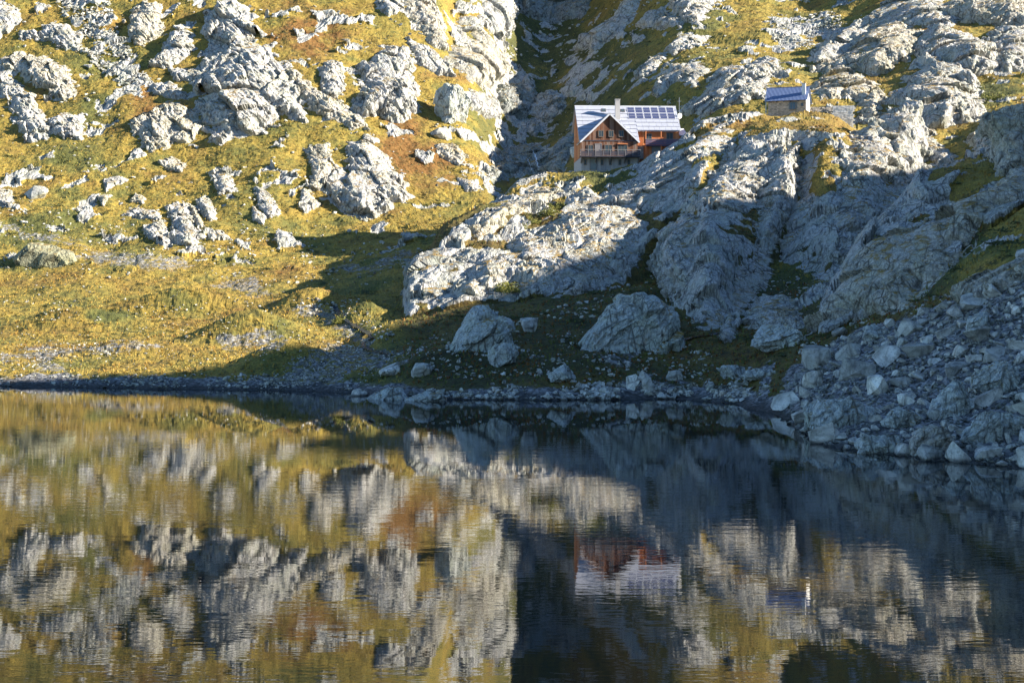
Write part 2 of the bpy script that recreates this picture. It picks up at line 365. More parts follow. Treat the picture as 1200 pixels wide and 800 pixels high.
def flat(name, col, rough=.7, metal=0, var=.25, scale=6):
    t = NT(name); n = t.noise(scale, 4, .65)
    c = t.mix(n, tuple(min(1, v*(1-var)) for v in col), tuple(min(1, v*(1+var)) for v in col))
    t.b.inputs['Metallic'].default_value = metal
    return t.fin(c, rough, t.bump(n, .2, .02))
M = {}
M['ground'] = mat_terrain(); M['rock'] = mat_rock('pale_rock'); M['rock_warm'] = mat_rock('warm_rock', (1.05,1.0,.90), 1.0)
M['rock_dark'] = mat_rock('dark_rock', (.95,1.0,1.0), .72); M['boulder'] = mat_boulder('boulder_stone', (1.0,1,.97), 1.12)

M['rubble'] = mat_boulder('rubble_stone', (.96,1,.99), .55); M['rock_lichen'] = mat_rock('lichen_rock', (.92,.92,.66), .72); M['rock_boulder'] = mat_rock('boulder_rock', (.95,1,.98), 1.22)

# ------------------------------------------------------------------ mesh helpers
COL = SC.collection
def mesh_np(name, V, Fq, mat, smooth_=False):
    V = np.asarray(V, np.float32); Fq = np.asarray(Fq, np.int32); k = Fq.shape[1]
    me = bpy.data.meshes.new(name); me.vertices.add(len(V)); me.vertices.foreach_set('co', V.ravel())
    me.loops.add(Fq.size); me.loops.foreach_set('vertex_index', Fq.ravel())
    me.polygons.add(len(Fq)); me.polygons.foreach_set('loop_start', np.arange(0, Fq.size, k, dtype=np.int32))
    me.polygons.foreach_set('use_smooth', np.full(len(Fq), smooth_, bool))
    me.update(calc_edges=True); me.materials.append(mat); return me
def link(name, me, parent=None, loc=None):
    o = bpy.data.objects.new(name, me); COL.objects.link(o)
    if parent is not None: o.parent = parent
    if loc is not None: o.location = loc
    return o
def tag(o, label=None, cat=None, group=None, kind=None):
    if label: o['label'] = label
    if cat: o['category'] = cat
    if group: o['group'] = group
    if kind: o['kind'] = kind
    return o
def add_attr(me, name, vals):
    a = me.attributes.new(name, 'FLOAT', 'POINT'); a.data.foreach_set('value', np.asarray(vals, np.float32))

# ------------------------------------------------------------------ terrain
KN_GRASS = [
 [(690,352),(735,325),(768,278),(798,240),(815,258),(786,268),(772,300),(800,350)],
 [(655,248),(690,203),(762,199),(742,215),(690,236)], [(612,264),(690,226),(704,233),(640,270)],
 [(490,300),(515,258),(590,226),(640,205),(600,232),(548,256),(508,300)],
 [(812,152),(880,137),(1000,138),(1062,172),(1020,178),(960,154),(900,158),(850,162)],
 [(928,166),(952,172),(948,230),(928,292),(908,292),(934,220)],
 [(866,300),(950,285),(962,330),(930,345),(885,388),(866,342)], [(802,232),(848,168),(872,150),(862,176),(820,236)],
 [(540,275),(600,245),(660,222),(640,235),(560,285)], [(985,345),(1060,298),(1140,258),(1140,268),(1060,312),(992,354)],
 [(1150,240),(1200,185),(1200,215),(1165,245)], [(1085,195),(1140,190),(1140,202),(1090,212)]]
HL_ROCK = [  # rocky ground outside the outcrops: scree and gorge walls
 [(68,-10),(122,-10),(138,40),(165,82),(180,100),(160,110),(138,98),(112,72),(92,38)],
 [(522,-40),(560,-40),(600,60),(640,130),(650,215),(585,215),(565,170),(588,130),(560,95),(530,70)], [(560,190),(600,140),(640,150),(660,200),(640,225),(570,225)],
 [(905,20),(985,18),(985,52),(905,60)], [(640,80),(700,60),(720,90),(690,130),(650,110)]]
GRAVEL = [
 [(300,452),(330,432),(352,414),(395,401),(432,404),(478,416),(476,428),(420,432),(400,456)],
 [(340,362),(372,352),(420,385),(452,402),(420,405),(385,382)],
 [(0,410),(70,405),(160,398),(190,404),(120,416),(0,424)], [(40,415),(90,420),(70,438),(40,440)],
 [(255,395),(300,383),(340,398),(330,412),(262,412)], [(240,330),(300,322),(330,345),(290,352)],
 [(380,320),(440,300),(480,290),(500,300),(430,322)], [(90,290),(200,298),(230,315),(200,322),(90,304)], [(0,258),(60,272),(130,296),(0,276)],
 [(690,452),(760,438),(820,452),(900,455),(900,475),(690,475)], [(840,432),(905,432),(900,450),(845,452)], [(690,412),(760,408),(740,424),(690,424)],
 [(900,540),(1200,560),(1300,560),(1300,280),(1200,300),(1130,345),(1060,372),(985,395),(930,430),(905,480)]]
TONE = [  # (px, py, rx, ry, tone): -1 rusty, +1 green
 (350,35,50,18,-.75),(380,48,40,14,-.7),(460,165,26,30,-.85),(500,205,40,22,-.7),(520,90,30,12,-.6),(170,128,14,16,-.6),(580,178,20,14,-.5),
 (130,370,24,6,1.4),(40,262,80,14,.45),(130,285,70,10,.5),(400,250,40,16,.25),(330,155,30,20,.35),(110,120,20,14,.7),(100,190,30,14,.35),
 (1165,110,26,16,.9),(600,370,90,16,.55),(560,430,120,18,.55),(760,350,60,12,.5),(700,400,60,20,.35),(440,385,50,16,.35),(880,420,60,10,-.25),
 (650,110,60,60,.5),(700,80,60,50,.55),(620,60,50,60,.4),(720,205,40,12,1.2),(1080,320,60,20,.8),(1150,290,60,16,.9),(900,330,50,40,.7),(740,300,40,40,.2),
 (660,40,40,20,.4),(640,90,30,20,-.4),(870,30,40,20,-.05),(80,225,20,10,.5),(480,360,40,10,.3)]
NC, NR = 950, 690
cpx = np.linspace(-150, 1350, NC); Yf = np.arange(82, 600, .5)
Xf = (cpx[:,None]-600)/F*Yf[None]
hb = lut(HB, Xf, np.broadcast_to(Yf, Xf.shape)); pyf = HY-(hb-HC)/Yf*F
w = np.abs(np.diff(pyf, axis=1)); w = np.where((hb[:,1:] < -1.0) | (pyf[:,1:] < -60), .03*w, np.minimum(w, 6)) + .06
w = blur(w, 8, 0); w = blur(w, 7, 1)
cw = np.cumsum(w, 1); cw = np.concatenate([np.zeros((NC,1)), cw], 1); cw /= cw[:,-1:]
q = np.linspace(0, 1, NR)
YY = np.stack([np.interp(q, cw[i], Yf) for i in range(NC)]); XX = (cpx[:,None]-600)/F*YY
tx, ty = XX.ravel(), YY.ravel(); tz = base_h(tx, ty)
TP = np.stack([tx, ty, tz], 1).astype(np.float32)
l0, l1, l2 = lut(H0, tx, ty), lut(H1, tx, ty), lut(H2, tx, ty)
reg = np.where((l1 > l0) & (l1 > l2), 1, np.where(l2 > l0, 2, 0))
vpx = px_of(tx, ty); vpy = HY-(tz-HC)/ty*F
jit = fbm(TP/4.0, 4, 41)*14
rock = np.zeros(len(tx)); gd = np.full(len(tx), -99.0)
for p in KN_GRASS: gd = np.maximum(gd, np.where(inpoly(vpx, vpy, [(x, y) for x, y in p]) , 8, -8) if False else np.maximum(polydist(vpx, vpy, p), -30))
soil = fbm(TP/9.0, 4, 71)
rock = np.where(reg > 0, smooth(6, -2, gd + jit*.8)*smooth(.34, .22, soil), 0)
hd = np.full(len(tx), -99.0)
for p in HL_ROCK: hd = np.maximum(hd, np.maximum(polydist(vpx, vpy, p), -40))
ft = fbm(TP/7.0, 5, 88)
rock = np.where(reg == 0, np.maximum(rock, smooth(-4, 6, hd + jit)*smooth(-.15, .05, ft+.1)), rock)
rock = np.where(reg == 0, np.maximum(rock, smooth(.27, .36, ft)*smooth(10, 18, tz)*.95), rock)
gvd = np.full(len(tx), -99.0)
for p in GRAVEL: gvd = np.maximum(gvd, np.maximum(polydist(vpx, vpy, p), -30))
grav = np.where(reg == 0, smooth(-9, 7, gvd + jit*.9)*np.where(vpx > 890, 1.0, .54), 0)
grav = np.maximum(grav, np.where((reg == 0), smooth(1.4, .5, tz + jit*.04)*.75, 0))
tone = np.zeros(len(tx))
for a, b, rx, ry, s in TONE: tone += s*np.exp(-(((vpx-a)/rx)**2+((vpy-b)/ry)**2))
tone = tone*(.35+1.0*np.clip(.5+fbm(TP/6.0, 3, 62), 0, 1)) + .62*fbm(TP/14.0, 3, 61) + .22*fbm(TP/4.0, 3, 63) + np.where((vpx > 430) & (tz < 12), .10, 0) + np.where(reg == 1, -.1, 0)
heath_shade = np.where(reg == 0, smooth(440, 500, vpx + jit)*smooth(13, 9, tz)*.9, np.where(reg > 0, smooth(215, 260, vpy)*.75+.15, .35)) + np.where((reg == 0) & (vpx > 560) & (vpx < 760) & (tz > 25), .35, 0)  # also darkens the turf of knoll and gorge as painted shade
# relief along the slope's outward direction
gz_y = np.gradient(tz.reshape(NC, NR), axis=1)/np.gradient(YY, axis=1)
gy = np.clip(blur(blur(gz_y, 3, 0), 3, 1), -2, 2).ravel()
Nn = np.stack([np.zeros_like(gy), -gy, np.ones_like(gy)], 1); Nn /= np.linalg.norm(Nn, axis=1)[:,None]
sel = (rock > .02) & (vpy > -140)
disp = .22*fbm(TP/1.6, 4, 33) + .10*fbm(TP/.7, 2, 34)
disp *= smooth(-.2, 1.0, tz)
rock *= 1-np.maximum(smooth(7, 5, np.abs(tx-48))*smooth(9, 6, np.abs(ty-243.5)), smooth(10, 6.5, np.abs(tx-14))*smooth(5, 2.5, np.abs(ty-238)))
rr = np.zeros(len(tx)); rr[sel] = rockrelief(TP[sel], 5.5, 5, strata(48, 12, .42))
rrel = np.where(reg > 0, .6, .65)*np.clip(rr, -1.4, 1.5)/(1+2.5*np.maximum(0, np.abs(gy)-1.0))*smooth(1.1, .45, np.gradient(YY, axis=1).ravel())
disp = disp + rock*(rrel + np.where(reg > 0, .25, .25)) + grav*.10*fbm(TP/.5, 2, 35)
pad = ((vpx > 672) & (vpx < 812) & (ty > 238.5) & (ty < 262) & (reg == 1)) | ((vpx > 890) & (vpx < 1004) & (ty > 240.5) & (ty < 254) & (reg == 1))
disp = np.where(pad, -.25, disp)
TV = TP + Nn.astype(np.float32)*disp[:,None].astype(np.float32)
idx = np.arange(NC*NR).reshape(NC, NR)
Q = np.stack([idx[:-1,:-1], idx[1:,:-1], idx[1:,1:], idx[:-1,1:]], -1).reshape(-1, 4)
fr = reg[Q[:,0]]; fx, fy, fz = vpx[Q[:,0]], ty[Q[:,0]], tz[Q[:,0]]
part = np.where(fr == 1, 1, np.where(fr == 2, 2, 0))
part = np.where((fr == 0) & (fz > 9.5) & (fx >= 525+0*fx) & (fx < 690), 3, part)
part = np.where((fr == 0) & (fz > 9.5) & (fx >= 690), 4, part)
part = np.where((fr == 0) & (fz <= 9.5), 5, part)
part = np.where((fr == 0) & (fx > 935) & (fy < 146), 6, part)
names = {0:'grassy_hillside', 1:'rocky_knoll', 2:'rock_slab_slope', 3:'gorge', 4:'upper_hillside', 5:'lake_shore', 6:'talus_slope'}
for k, nm in names.items():
    qs = Q[part == k]; u, inv = np.unique(qs, return_inverse=True)
    me = mesh_np(nm, TV[u], inv.reshape(-1, 4), M['ground'], False)
    for an, av in (('rock', rock), ('gravel', grav), ('tone', tone), ('heath_shade', heath_shade)): add_attr(me, an, av[u])
    tag(link(nm, me), kind='structure')
# a mountain ridge on the right, outside the frame: it keeps the foreground in shade
SKY = [(-200,170),(60,145),(120,124),(138,106),(144,96),(147,90.5),(153,88),(165,87),(200,88),(206,84),(228,82),(255,83),(300,88),(360,102),(430,118),(560,160)]
def ridge():
    S = np.array([60, 85, 110, 130, 142, 150, 158, 172, 200, 260, 340, 420]); K = np.array([-.35, 0.15, .5, .78, .93, 1, .97, .9, .8, .6, .4, .2])
    U = np.arange(-160, 560, 3.0); hv = np.interp(U, [a for a, b in SKY], [b for a, b in SKY])
    V = np.zeros((len(U), len(S), 3)); ca, sa = math.cos(SUN_AZ), math.sin(SUN_AZ)
    for j, (s, k) in enumerate(zip(S, K)):
        V[:,j,0] = s*ca - U*sa; V[:,j,1] = s*sa + U*ca; V[:,j,2] = hv*k
    P = V.reshape(-1, 3); nz = fbm(P/30.0, 4, 7)*7 ; jj = np.tile(np.arange(len(S)), len(U))
    P[:,2] += np.where(jj == 5, fbm(P/9.0, 3, 8)*1.2, nz*np.where(jj > 5, -1, 1)*0 + np.where(jj > 5, -np.abs(nz), nz*.5))
    i = np.arange(len(P)).reshape(len(U), len(S))
    q4 = np.stack([i[:-1,:-1], i[1:,:-1], i[1:,1:], i[:-1,1:]], -1).reshape(-1, 4)
    me = mesh_np('mountain_ridge', P, q4, M['ground'])
    for an, v in (('rock', np.full(len(P), .5)), ('gravel', np.zeros(len(P))), ('tone', np.zeros(len(P))), ('heath_shade', np.zeros(len(P)))): add_attr(me, an, v)
    tag(link('mountain_ridge', me), kind='structure')
ridge()
# ------------------------------------------------------------------ lake
def mat_water():
    t = NT('lake_water'); t.b.inputs['IOR'].default_value = 1.78; t.b.inputs['Specular IOR Level'].default_value = .5
    w1 = t.noise(.55, 3, .6, vec=t.scaled(.55, 2.2, 1)); w2 = t.noise(2.6, 2, .5, vec=t.scaled(.5, 1.5, 1))
    patch = t.ramp(t.noise(.035, 3, .6, vec=t.scaled(.5, 1.4, 1)), (.40, .16), (.62, 1.2))
    h = t.math('MULTIPLY', t.math('ADD', t.math('MULTIPLY', w1, .0055), t.math('MULTIPLY', w2, .0016)), patch)
    nd = t.n('ShaderNodeBump'); nd.inputs['Strength'].default_value = 1.0; nd.inputs['Distance'].default_value = 1.0; t.l(h, nd.inputs['Height'])
    return t.fin((.004,.009,.014), .012, nd.outputs[0])
M['water'] = mat_water()
me = mesh_np('lake', [(-400,-120,0),(400,-120,0),(400,330,0),(-400,330,0)], [(0,1,2,3)], M['water'])
tag(link('lake', me), kind='structure')
# ------------------------------------------------------------------ rock outcrops
S_L, S_V, S_K, S_D = strata(-24, 10, .40), strata(-6, 20, .38), strata(48, 12, .42), strata(65, 5, .40)
def outcrop(label, poly, T, mat='rock', S=S_L, seed=1, name='rock_outcrop', group='rock outcrops on the grassy hillside', size=None, grow=.055, cat='rock outcrop', bias=.6, rough=1.0):
    pp = np.array(poly, float)
    X, Y, Z = hit(pp[:,0], pp[:,1]); ok = Y < 550
    med = np.median(Y[ok]); ok &= np.abs(Y-med) < 45
    Y = np.where(ok, Y, med); X = (pp[:,0]-600)/F*Y; Z = HC+(HY-pp[:,1])/F*Y
    C = np.array([X.mean(), Y.mean(), Z.mean()])
    e = 4.0; q = base_h(np.array([C[0]+e, C[0]-e, C[0], C[0]]), np.array([C[1], C[1], C[1]+e, C[1]-e]))
    gx, gyy = (q[0]-q[1])/(2*e), (q[2]-q[3])/(2*e); gyy = max(gyy, .25)
    nt = np.array([-gx, -gyy, 1.0]); nt /= np.linalg.norm(nt); ho = np.array([-gx*.6, -gyy, 0]); ho /= np.linalg.norm(ho)
    n = nt + 1.1*ho; n /= np.linalg.norm(n)
    u = np.cross(np.array([0,0,1.0]), n)*-1; u /= np.linalg.norm(u); u *= np.sign(u[0]) or 1
    v = np.cross(n, u); v *= np.sign(v[2]) or 1
    P3 = np.stack([X, Y, Z], 1) - C; pu, pv = P3 @ u, P3 @ v
    poly2 = list(zip(pu, pv)); area = .5*abs(sum(pu[i]*pv[(i+1)%len(pu)]-pu[(i+1)%len(pu)]*pv[i] for i in range(len(pu))))
    sz = math.sqrt(area); W = .34*sz; r = max(.17, C[1]/F*1.15, math.sqrt(area/15000))
    mg = .35*W+.5
    U, Vv = np.meshgrid(np.arange(pu.min()-mg, pu.max()+mg+r, r), np.arange(pv.min()-mg, pv.max()+mg+r, r), indexing='ij'); sh = U.shape
    U, Vv = U.ravel(), Vv.ravel()
    B = C + U[:,None]*u + Vv[:,None]*v; t = np.zeros(len(U)); df = max(.35, n[2]-gx*n[0]-gyy*n[1])
    for _ in range(9):
        Pt = B + t[:,None]*n; t -= .8*(Pt[:,2]-base_h(Pt[:,0], Pt[:,1]))/df; t = np.clip(t, -14, 14)
    sg = max(3.0, .05*max(sh)); t = blur(blur(t.reshape(sh), sg, 0), sg, 1).ravel()
    Pb = (B + t[:,None]*n).astype(np.float32)
    d = polydist(U, Vv, poly2) + grow*sz + .11*sz*fbm(Pb/(sz*.16), 4, seed+3)
    en = np.clip(d/W, 0, 1); vn = (Vv-pv.min())/(pv.max()-pv.min())
    p = .8*T*(1-(1-en)**1.7)*(1.3-bias*vn) + .30*np.clip(en*4, 0, 1) - .9*np.clip(-d/(.3*W), 0, 1)*T - .12
    s0 = size or max(1.1, min(7.0, .30*sz))
    rel = np.clip(rockrelief(Pb, s0, seed, S), -s0*.35, s0*.4)*rough*.68
    P = Pb + n.astype(np.float32)*(p + rel*smooth(-.05, .30, d/W))[:,None]
    keep = (d > -mg*.8).reshape(sh); ii = np.arange(len(U)).reshape(sh)
    kq = keep[:-1,:-1] & keep[1:,:-1] & keep[1:,1:] & keep[:-1,1:]
    Qd = np.stack([ii[:-1,:-1], ii[1:,:-1], ii[1:,1:], ii[:-1,1:]], -1)[kq]
    el_ = np.maximum(np.linalg.norm(P[Qd[:,0]]-P[Qd[:,2]], axis=1), np.linalg.norm(P[Qd[:,1]]-P[Qd[:,3]], axis=1)); Qd = Qd[el_ < 14*r]
    uu, inv = np.unique(Qd, return_inverse=True)
    o0 = C.copy(); me = mesh_np(name, P[uu]-o0, inv.reshape(-1,4), M[mat]); o = link(name, me, loc=o0)
    if n @ np.array([0,-1,0]) > 0 and me.polygons[0].normal.y > 0: me.flip_normals()
    tag(o, label, cat, group)
    return o
OUT = [
 ('pale rock at the top left corner of the slope', [(-12,0),(8,4),(22,12),(24,22),(12,36),(-12,48)], 1.6),
 ('narrow pale slab left of the grey scree, upper one', [(24,37),(49,36),(60,26),(78,32),(95,40),(94,59),(80,59),(58,46),(26,45)], 1.5),
 ('arched white rock around a grass hollow near the left edge', [(-8,72),(23,63),(55,68),(75,80),(88,100),(86,115),(76,117),(62,106),(43,98),(25,88),(8,80)], 1.7),
 ('long slanting white slab running down at the left edge', [(-8,86),(12,92),(38,115),(55,150),(52,164),(34,164),(18,140),(2,112)], 1.6),
 ('broken pale rock right of the long slanting slab', [(55,141),(69,135),(100,133),(95,164),(72,161),(57,155)], 1.4),
 ('tall block beside the dark cleft at the top of the scree', [(152,42),(155,12),(170,4),(187,6),(190,40),(164,54)], 2.8),
 ('leaning block under the dark cleft left of the great cliff', [(176,78),(196,50),(212,30),(226,44),(226,58),(200,80)], 2.4),
 ('great white cliff towering over the middle of the left slope', [(245,25),(264,12),(282,14),(300,42),(320,62),(338,97),(354,127),(352,137),(325,135),(316,147),(298,151),(276,165),(264,166),(250,155),(236,138),(240,100),(246,70)], 5.0),
 ('jagged white crags at the foot of the great cliff on its left', [(152,140),(178,132),(190,121),(207,121),(232,135),(237,150),(218,168),(201,164),(196,171),(178,176),(166,168),(160,155)], 2.2),
 ('thin ledge of rock between the leaning block and great cliff', [(198,80),(239,82),(240,93),(207,96)], 1.2),
 ('small pale ledge above the jagged crags', [(176,98),(201,97),(220,112),(207,117),(181,110)], 1.1),
 ('small white rock in the grass below the jagged crags', [(184,190),(204,184),(217,193),(213,202),(196,199)], 1.0),
 ('flat white rock lying in yellow grass on the left slope', [(121,210),(141,206),(151,211),(132,219),(124,225)], .9),
 ('slim upright rock below the great cliff', [(245,201),(264,197),(277,224),(258,229)], 1.2),
 ('white slab stairway running down right of the great cliff', [(334,70),(357,93),(375,110),(401,120),(424,140),(430,151),(413,151),(386,137),(364,126),(343,110)], 1.6),
 ('short grey pillar between the slab stairway and striped cliff', [(378,78),(389,71),(401,77),(403,107),(392,117),(377,110)], 2.2),
 ('vertically striped grey cliff in the centre of the left slope', [(415,128),(426,95),(424,78),(441,66),(461,48),(475,57),(485,95),(488,128),(467,145),(444,133),(429,137)], 3.2),
 ('pale cliff along the edge of the dark gorge at the top', [(476,-20),(500,-10),(514,17),(520,30),(520,60),(507,54),(490,30),(480,17)], 2.0),
 ('steep rock rib dropping to the gorge under the top cliff', [(476,45),(501,56),(528,78),(532,91),(510,86),(488,73)], 1.6),
 ('rock at the top edge left of the gorge cliff', [(438,-14),(474,-14),(472,14),(455,18),(444,10)], 1.6),
 ('yellowish dome standing right of the dark gorge slot', [(527,70),(544,46),(562,32),(574,43),(590,78),(577,99),(553,99),(538,84)], 2.8),
 ('half lit crag at the top right of the gorge slot', [(545,38),(562,6),(575,-16),(606,-16),(602,20),(588,50),(574,40),(562,30)], 2.6),
 ('low rock spur beside the large boulder near the gorge', [(549,106),(582,117),(585,136),(567,137),(550,125)], 1.5),
 ('pale rock patch below the large boulder near the gorge', [(510,170),(530,169),(548,184),(536,193),(518,186)], 1.2),
 ('small pale rock at the shadow edge of the gorge', [(536,209),(552,212),(560,224),(545,224)], .9),
 ('big fluted rock face low in the middle of the left slope', [(410,168),(432,160),(447,173),(456,196),(472,212),(476,229),(459,238),(440,255),(416,254),(397,241),(379,229),(384,206),(397,197),(409,200)], 3.0),
 ('broken rocks in dark grass left of the fluted face', [(359,175),(384,169),(387,184),(391,197),(379,220),(357,228),(368,201)], 1.5),
 ('narrow white rock streak at the middle left of the slope', [(298,219),(316,227),(328,250),(318,256),(303,244)], 1.1),
 ('small white fin of rock above the valley meadow', [(296,242),(312,254),(308,264),(296,258)], .8),
 ('short white rock streak left of the fluted face foot', [(353,218),(376,240),(366,246),(352,232)], 1.0),
 ('tall white tongue of bare rock above the left meadow', [(197,243),(208,237),(219,239),(229,268),(238,278),(225,288),(214,286),(206,272)], 1.6),
 ('right hand fin of the white tongue rocks', [(230,235),(242,230),(253,249),(248,259),(238,252)], 1.1),
 ('slabs between the white tongue and its right fin', [(221,238),(231,248),(239,266),(232,268)], 1.0),
 ('square white rock just left of the white tongue', [(168,265),(192,258),(199,282),(192,286),(172,279)], 1.2),
 ('low pale ledge above the square white rock', [(143,252),(162,244),(186,249),(188,258),(159,255)], .9),
 ('small round pale rock above the pale ledge', [(152,237),(159,227),(170,232),(168,239)], .9),
 ('low pale rocks right of the white tongue', [(240,272),(260,271),(272,281),(247,282)], .8),
 ('grey rock cut by the left frame edge halfway up', [(-12,218),(13,225),(15,242),(-12,242)], 1.4),
 ('small pale rock above the left meadow boulder', [(114,230),(131,229),(121,242)], .8),
]
for k, (lb, pl, T) in enumerate(OUT):
    outcrop(lb, pl, T, ('rock', 'rock', 'rock_warm')[k % 3], S_V if ('pillar' in lb or 'striped' in lb or 'fluted' in lb) else S_L, 100+k*13)
GO = [
 ('great dark crag walling the gorge at the top', [(600,-20),(660,-20),(690,0),(680,20),(640,24),(612,14)], 3.0),
 ('shaded rock rib climbing behind the timber refuge', [(676,56),(695,40),(721,28),(729,9),(744,-14),(758,-14),(746,17),(727,37),(697,60)], 2.4),
 ('grey dome of rock in the shaded gorge behind the refuge', [(619,128),(630,112),(643,107),(656,112),(664,124),(654,135),(641,142),(625,137)], 2.2),
 ('wet blue rock wall beside the small waterfall', [(572,212),(590,178),(609,171),(630,174),(646,186),(640,200),(628,216),(600,222)], 2.4),
 ('shaded rock wall left of the gorge dome', [(584,103),(611,97),(625,102),(621,118),(617,135),(602,136),(586,131)], 2.4),
 ('small rounded rock below the gorge dome', [(616,145),(626,142),(634,151),(627,160),(616,154)], 1.2),
 ('narrow rock spine left of the timber refuge', [(636,205),(650,180),(668,152),(676,150),(672,175),(660,200),(644,212)], 1.6),
 ('sunlit rock bench above the refuge at the top', [(748,30),(760,18),(775,11),(801,25),(798,33),(773,33)], 1.8),
 ('rock cliff at the top centre above the bench', [(784,-14),(834,-14),(828,17),(819,30),(801,24),(790,9)], 2.2),
 ('pale slab on the sunlit upper meadow', [(780,58),(796,43),(831,42),(820,53),(790,65)], 1.3),
 ('slanting ledge between the refuge roof and upper meadow', [(744,88),(773,62),(782,62),(768,85),(752,92)], 1.4),
 ('shaded ribbed rock just right above the refuge roof', [(766,110),(790,80),(825,74),(828,87),(813,102),(796,93),(784,102),(773,113)], 1.8),
 ('crag above the slanting slabs left of the stone hut', [(826,113),(839,85),(859,78),(879,77),(906,71),(913,83),(880,101),(850,119)], 2.0),
 ('long slanting slab left of the stone hut', [(797,130),(815,117),(850,104),(898,93),(900,112),(870,121),(830,135)], 1.6),
]
for k, (lb, pl, T) in enumerate(GO):
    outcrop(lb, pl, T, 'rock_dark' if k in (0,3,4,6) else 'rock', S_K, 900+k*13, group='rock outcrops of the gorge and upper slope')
DO = [
 ('long whaleback slab at the top right', [(930,92),(972,52),(1009,26),(1038,6),(1084,-14),(1115,12),(1107,30),(1072,32),(1040,33),(998,58),(968,78)], 3.0, S_D),
 ('rounded white dome below the whaleback slab', [(956,82),(980,69),(998,49),(1026,35),(1055,29),(1076,37),(1074,57),(1061,70),(1029,88),(986,82)], 3.4, S_D),
 ('second white dome right of the first at the upper right', [(1070,62),(1078,43),(1101,32),(1130,46),(1159,57),(1168,69),(1165,85),(1136,88),(1101,76),(1078,74)], 3.6, S_D),
 ('white crags at the top right corner', [(1105,14),(1130,-14),(1212,-14),(1212,36),(1170,30),(1136,24)], 3.2, S_D),
 ('striped wall at the right edge under the corner crags', [(1160,52),(1168,33),(1212,38),(1212,74),(1182,86),(1168,78)], 2.6, S_V),
 ('sunlit knob of rock right behind the stone hut', [(955,103),(983,81),(1003,88),(1034,106),(1026,147),(1012,141),(1012,120),(986,114),(960,117)], 2.2, S_K),
 ('massive fissured block right of the stone hut', [(1042,122),(1064,97),(1084,77),(1113,77),(1139,88),(1148,106),(1142,139),(1121,153),(1101,160),(1072,139)], 4.0, S_K),
 ('low slab at the foot of the fissured block', [(1048,148),(1070,138),(1097,158),(1078,161)], 1.0, S_K),
 ('low white slab in grass below the fissured block', [(1065,168),(1090,160),(1120,185),(1101,191),(1084,185)], 1.2, S_K),
 ('blue shaded rocks at the right edge below the green turf', [(1136,166),(1159,138),(1190,130),(1212,140),(1212,180),(1170,186),(1147,177)], 1.8, S_K),
]
for k, (lb, pl, T, S) in enumerate(DO):
    outcrop(lb, pl, T, ('rock', 'rock_warm')[k % 2], S, 1500+k*17, group='rock outcrops of the upper right', rough=.8)
KO = [
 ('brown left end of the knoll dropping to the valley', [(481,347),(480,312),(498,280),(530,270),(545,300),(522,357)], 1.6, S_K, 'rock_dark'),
 ('broad sunlit face of the knoll below the refuge', [(528,358),(548,305),(618,268),(690,240),(745,236),(766,268),(738,322),(692,345),(628,348),(600,334),(560,346)], 2.6, S_K, 'rock'),
 ('sunlit slabs along the left shoulder of the knoll', [(548,270),(620,218),(678,198),(700,212),(650,235),(600,258),(560,282)], 1.6, S_D, 'rock_warm'),
 ('bulging shaded block under the middle of the knoll', [(772,305),(790,262),(832,246),(866,264),(870,320),(846,390),(824,394),(798,345),(778,334)], 3.2, S_K, 'rock'),
 ('smooth slab rising above the bulging block', [(797,252),(820,216),(858,172),(892,166),(906,202),(882,252),(842,258)], 2.2, S_K, 'rock'),
 ('shaded cliff left of the dark gully below the stone hut', [(878,258),(906,180),(932,170),(936,215),(920,270),(888,304)], 2.4, S_V, 'rock'),
 ('half sunlit cliff right of the dark gully', [(943,272),(952,195),(976,164),(1040,168),(1084,196),(1052,242),(1012,297),(968,302)], 2.8, S_K, 'rock'),
 ('slanting slab in front of the right end of the refuge', [(700,242),(762,208),(802,182),(836,146),(872,140),(852,168),(792,222),(752,244)], 1.2, S_D, 'rock'),
 ('cracked shaded rocks at the foot of the dark gully', [(866,378),(880,350),(930,344),(948,382),(900,394)], 1.6, S_K, 'rock'),
 ('small shaded crag between the bulging block and the gully', [(838,396),(848,372),(866,366),(866,392),(852,404)], 1.2, S_K, 'rock'),
]
for k, (lb, pl, T, S, mt) in enumerate(KO):
    outcrop(lb, pl, T, mt, S, 2100+k*19, group='rock faces of the knoll', size=[3,3.2,2.6,3.4,3.6,3.4,3.4,2.4,2,1.5][k]*1.35, grow=-.015, rough=.78)
outcrop('great tilted slab in shade above the talus at right', [(953,386),(1000,302),(1070,207),(1130,193),(1212,184),(1212,226),(1130,284),(1060,360),(1000,368)], 2.4, 'rock_warm', S_K, 2600, group='rock faces of the knoll', size=6.0, rough=.75)
outcrop('smaller pale slab at the right edge above the scree', [(1120,345),(1165,318),(1212,298),(1212,322),(1175,340),(1135,360)], 1.4, 'rock_warm', S_D, 2640, group='rock faces of the knoll', size=2.5)

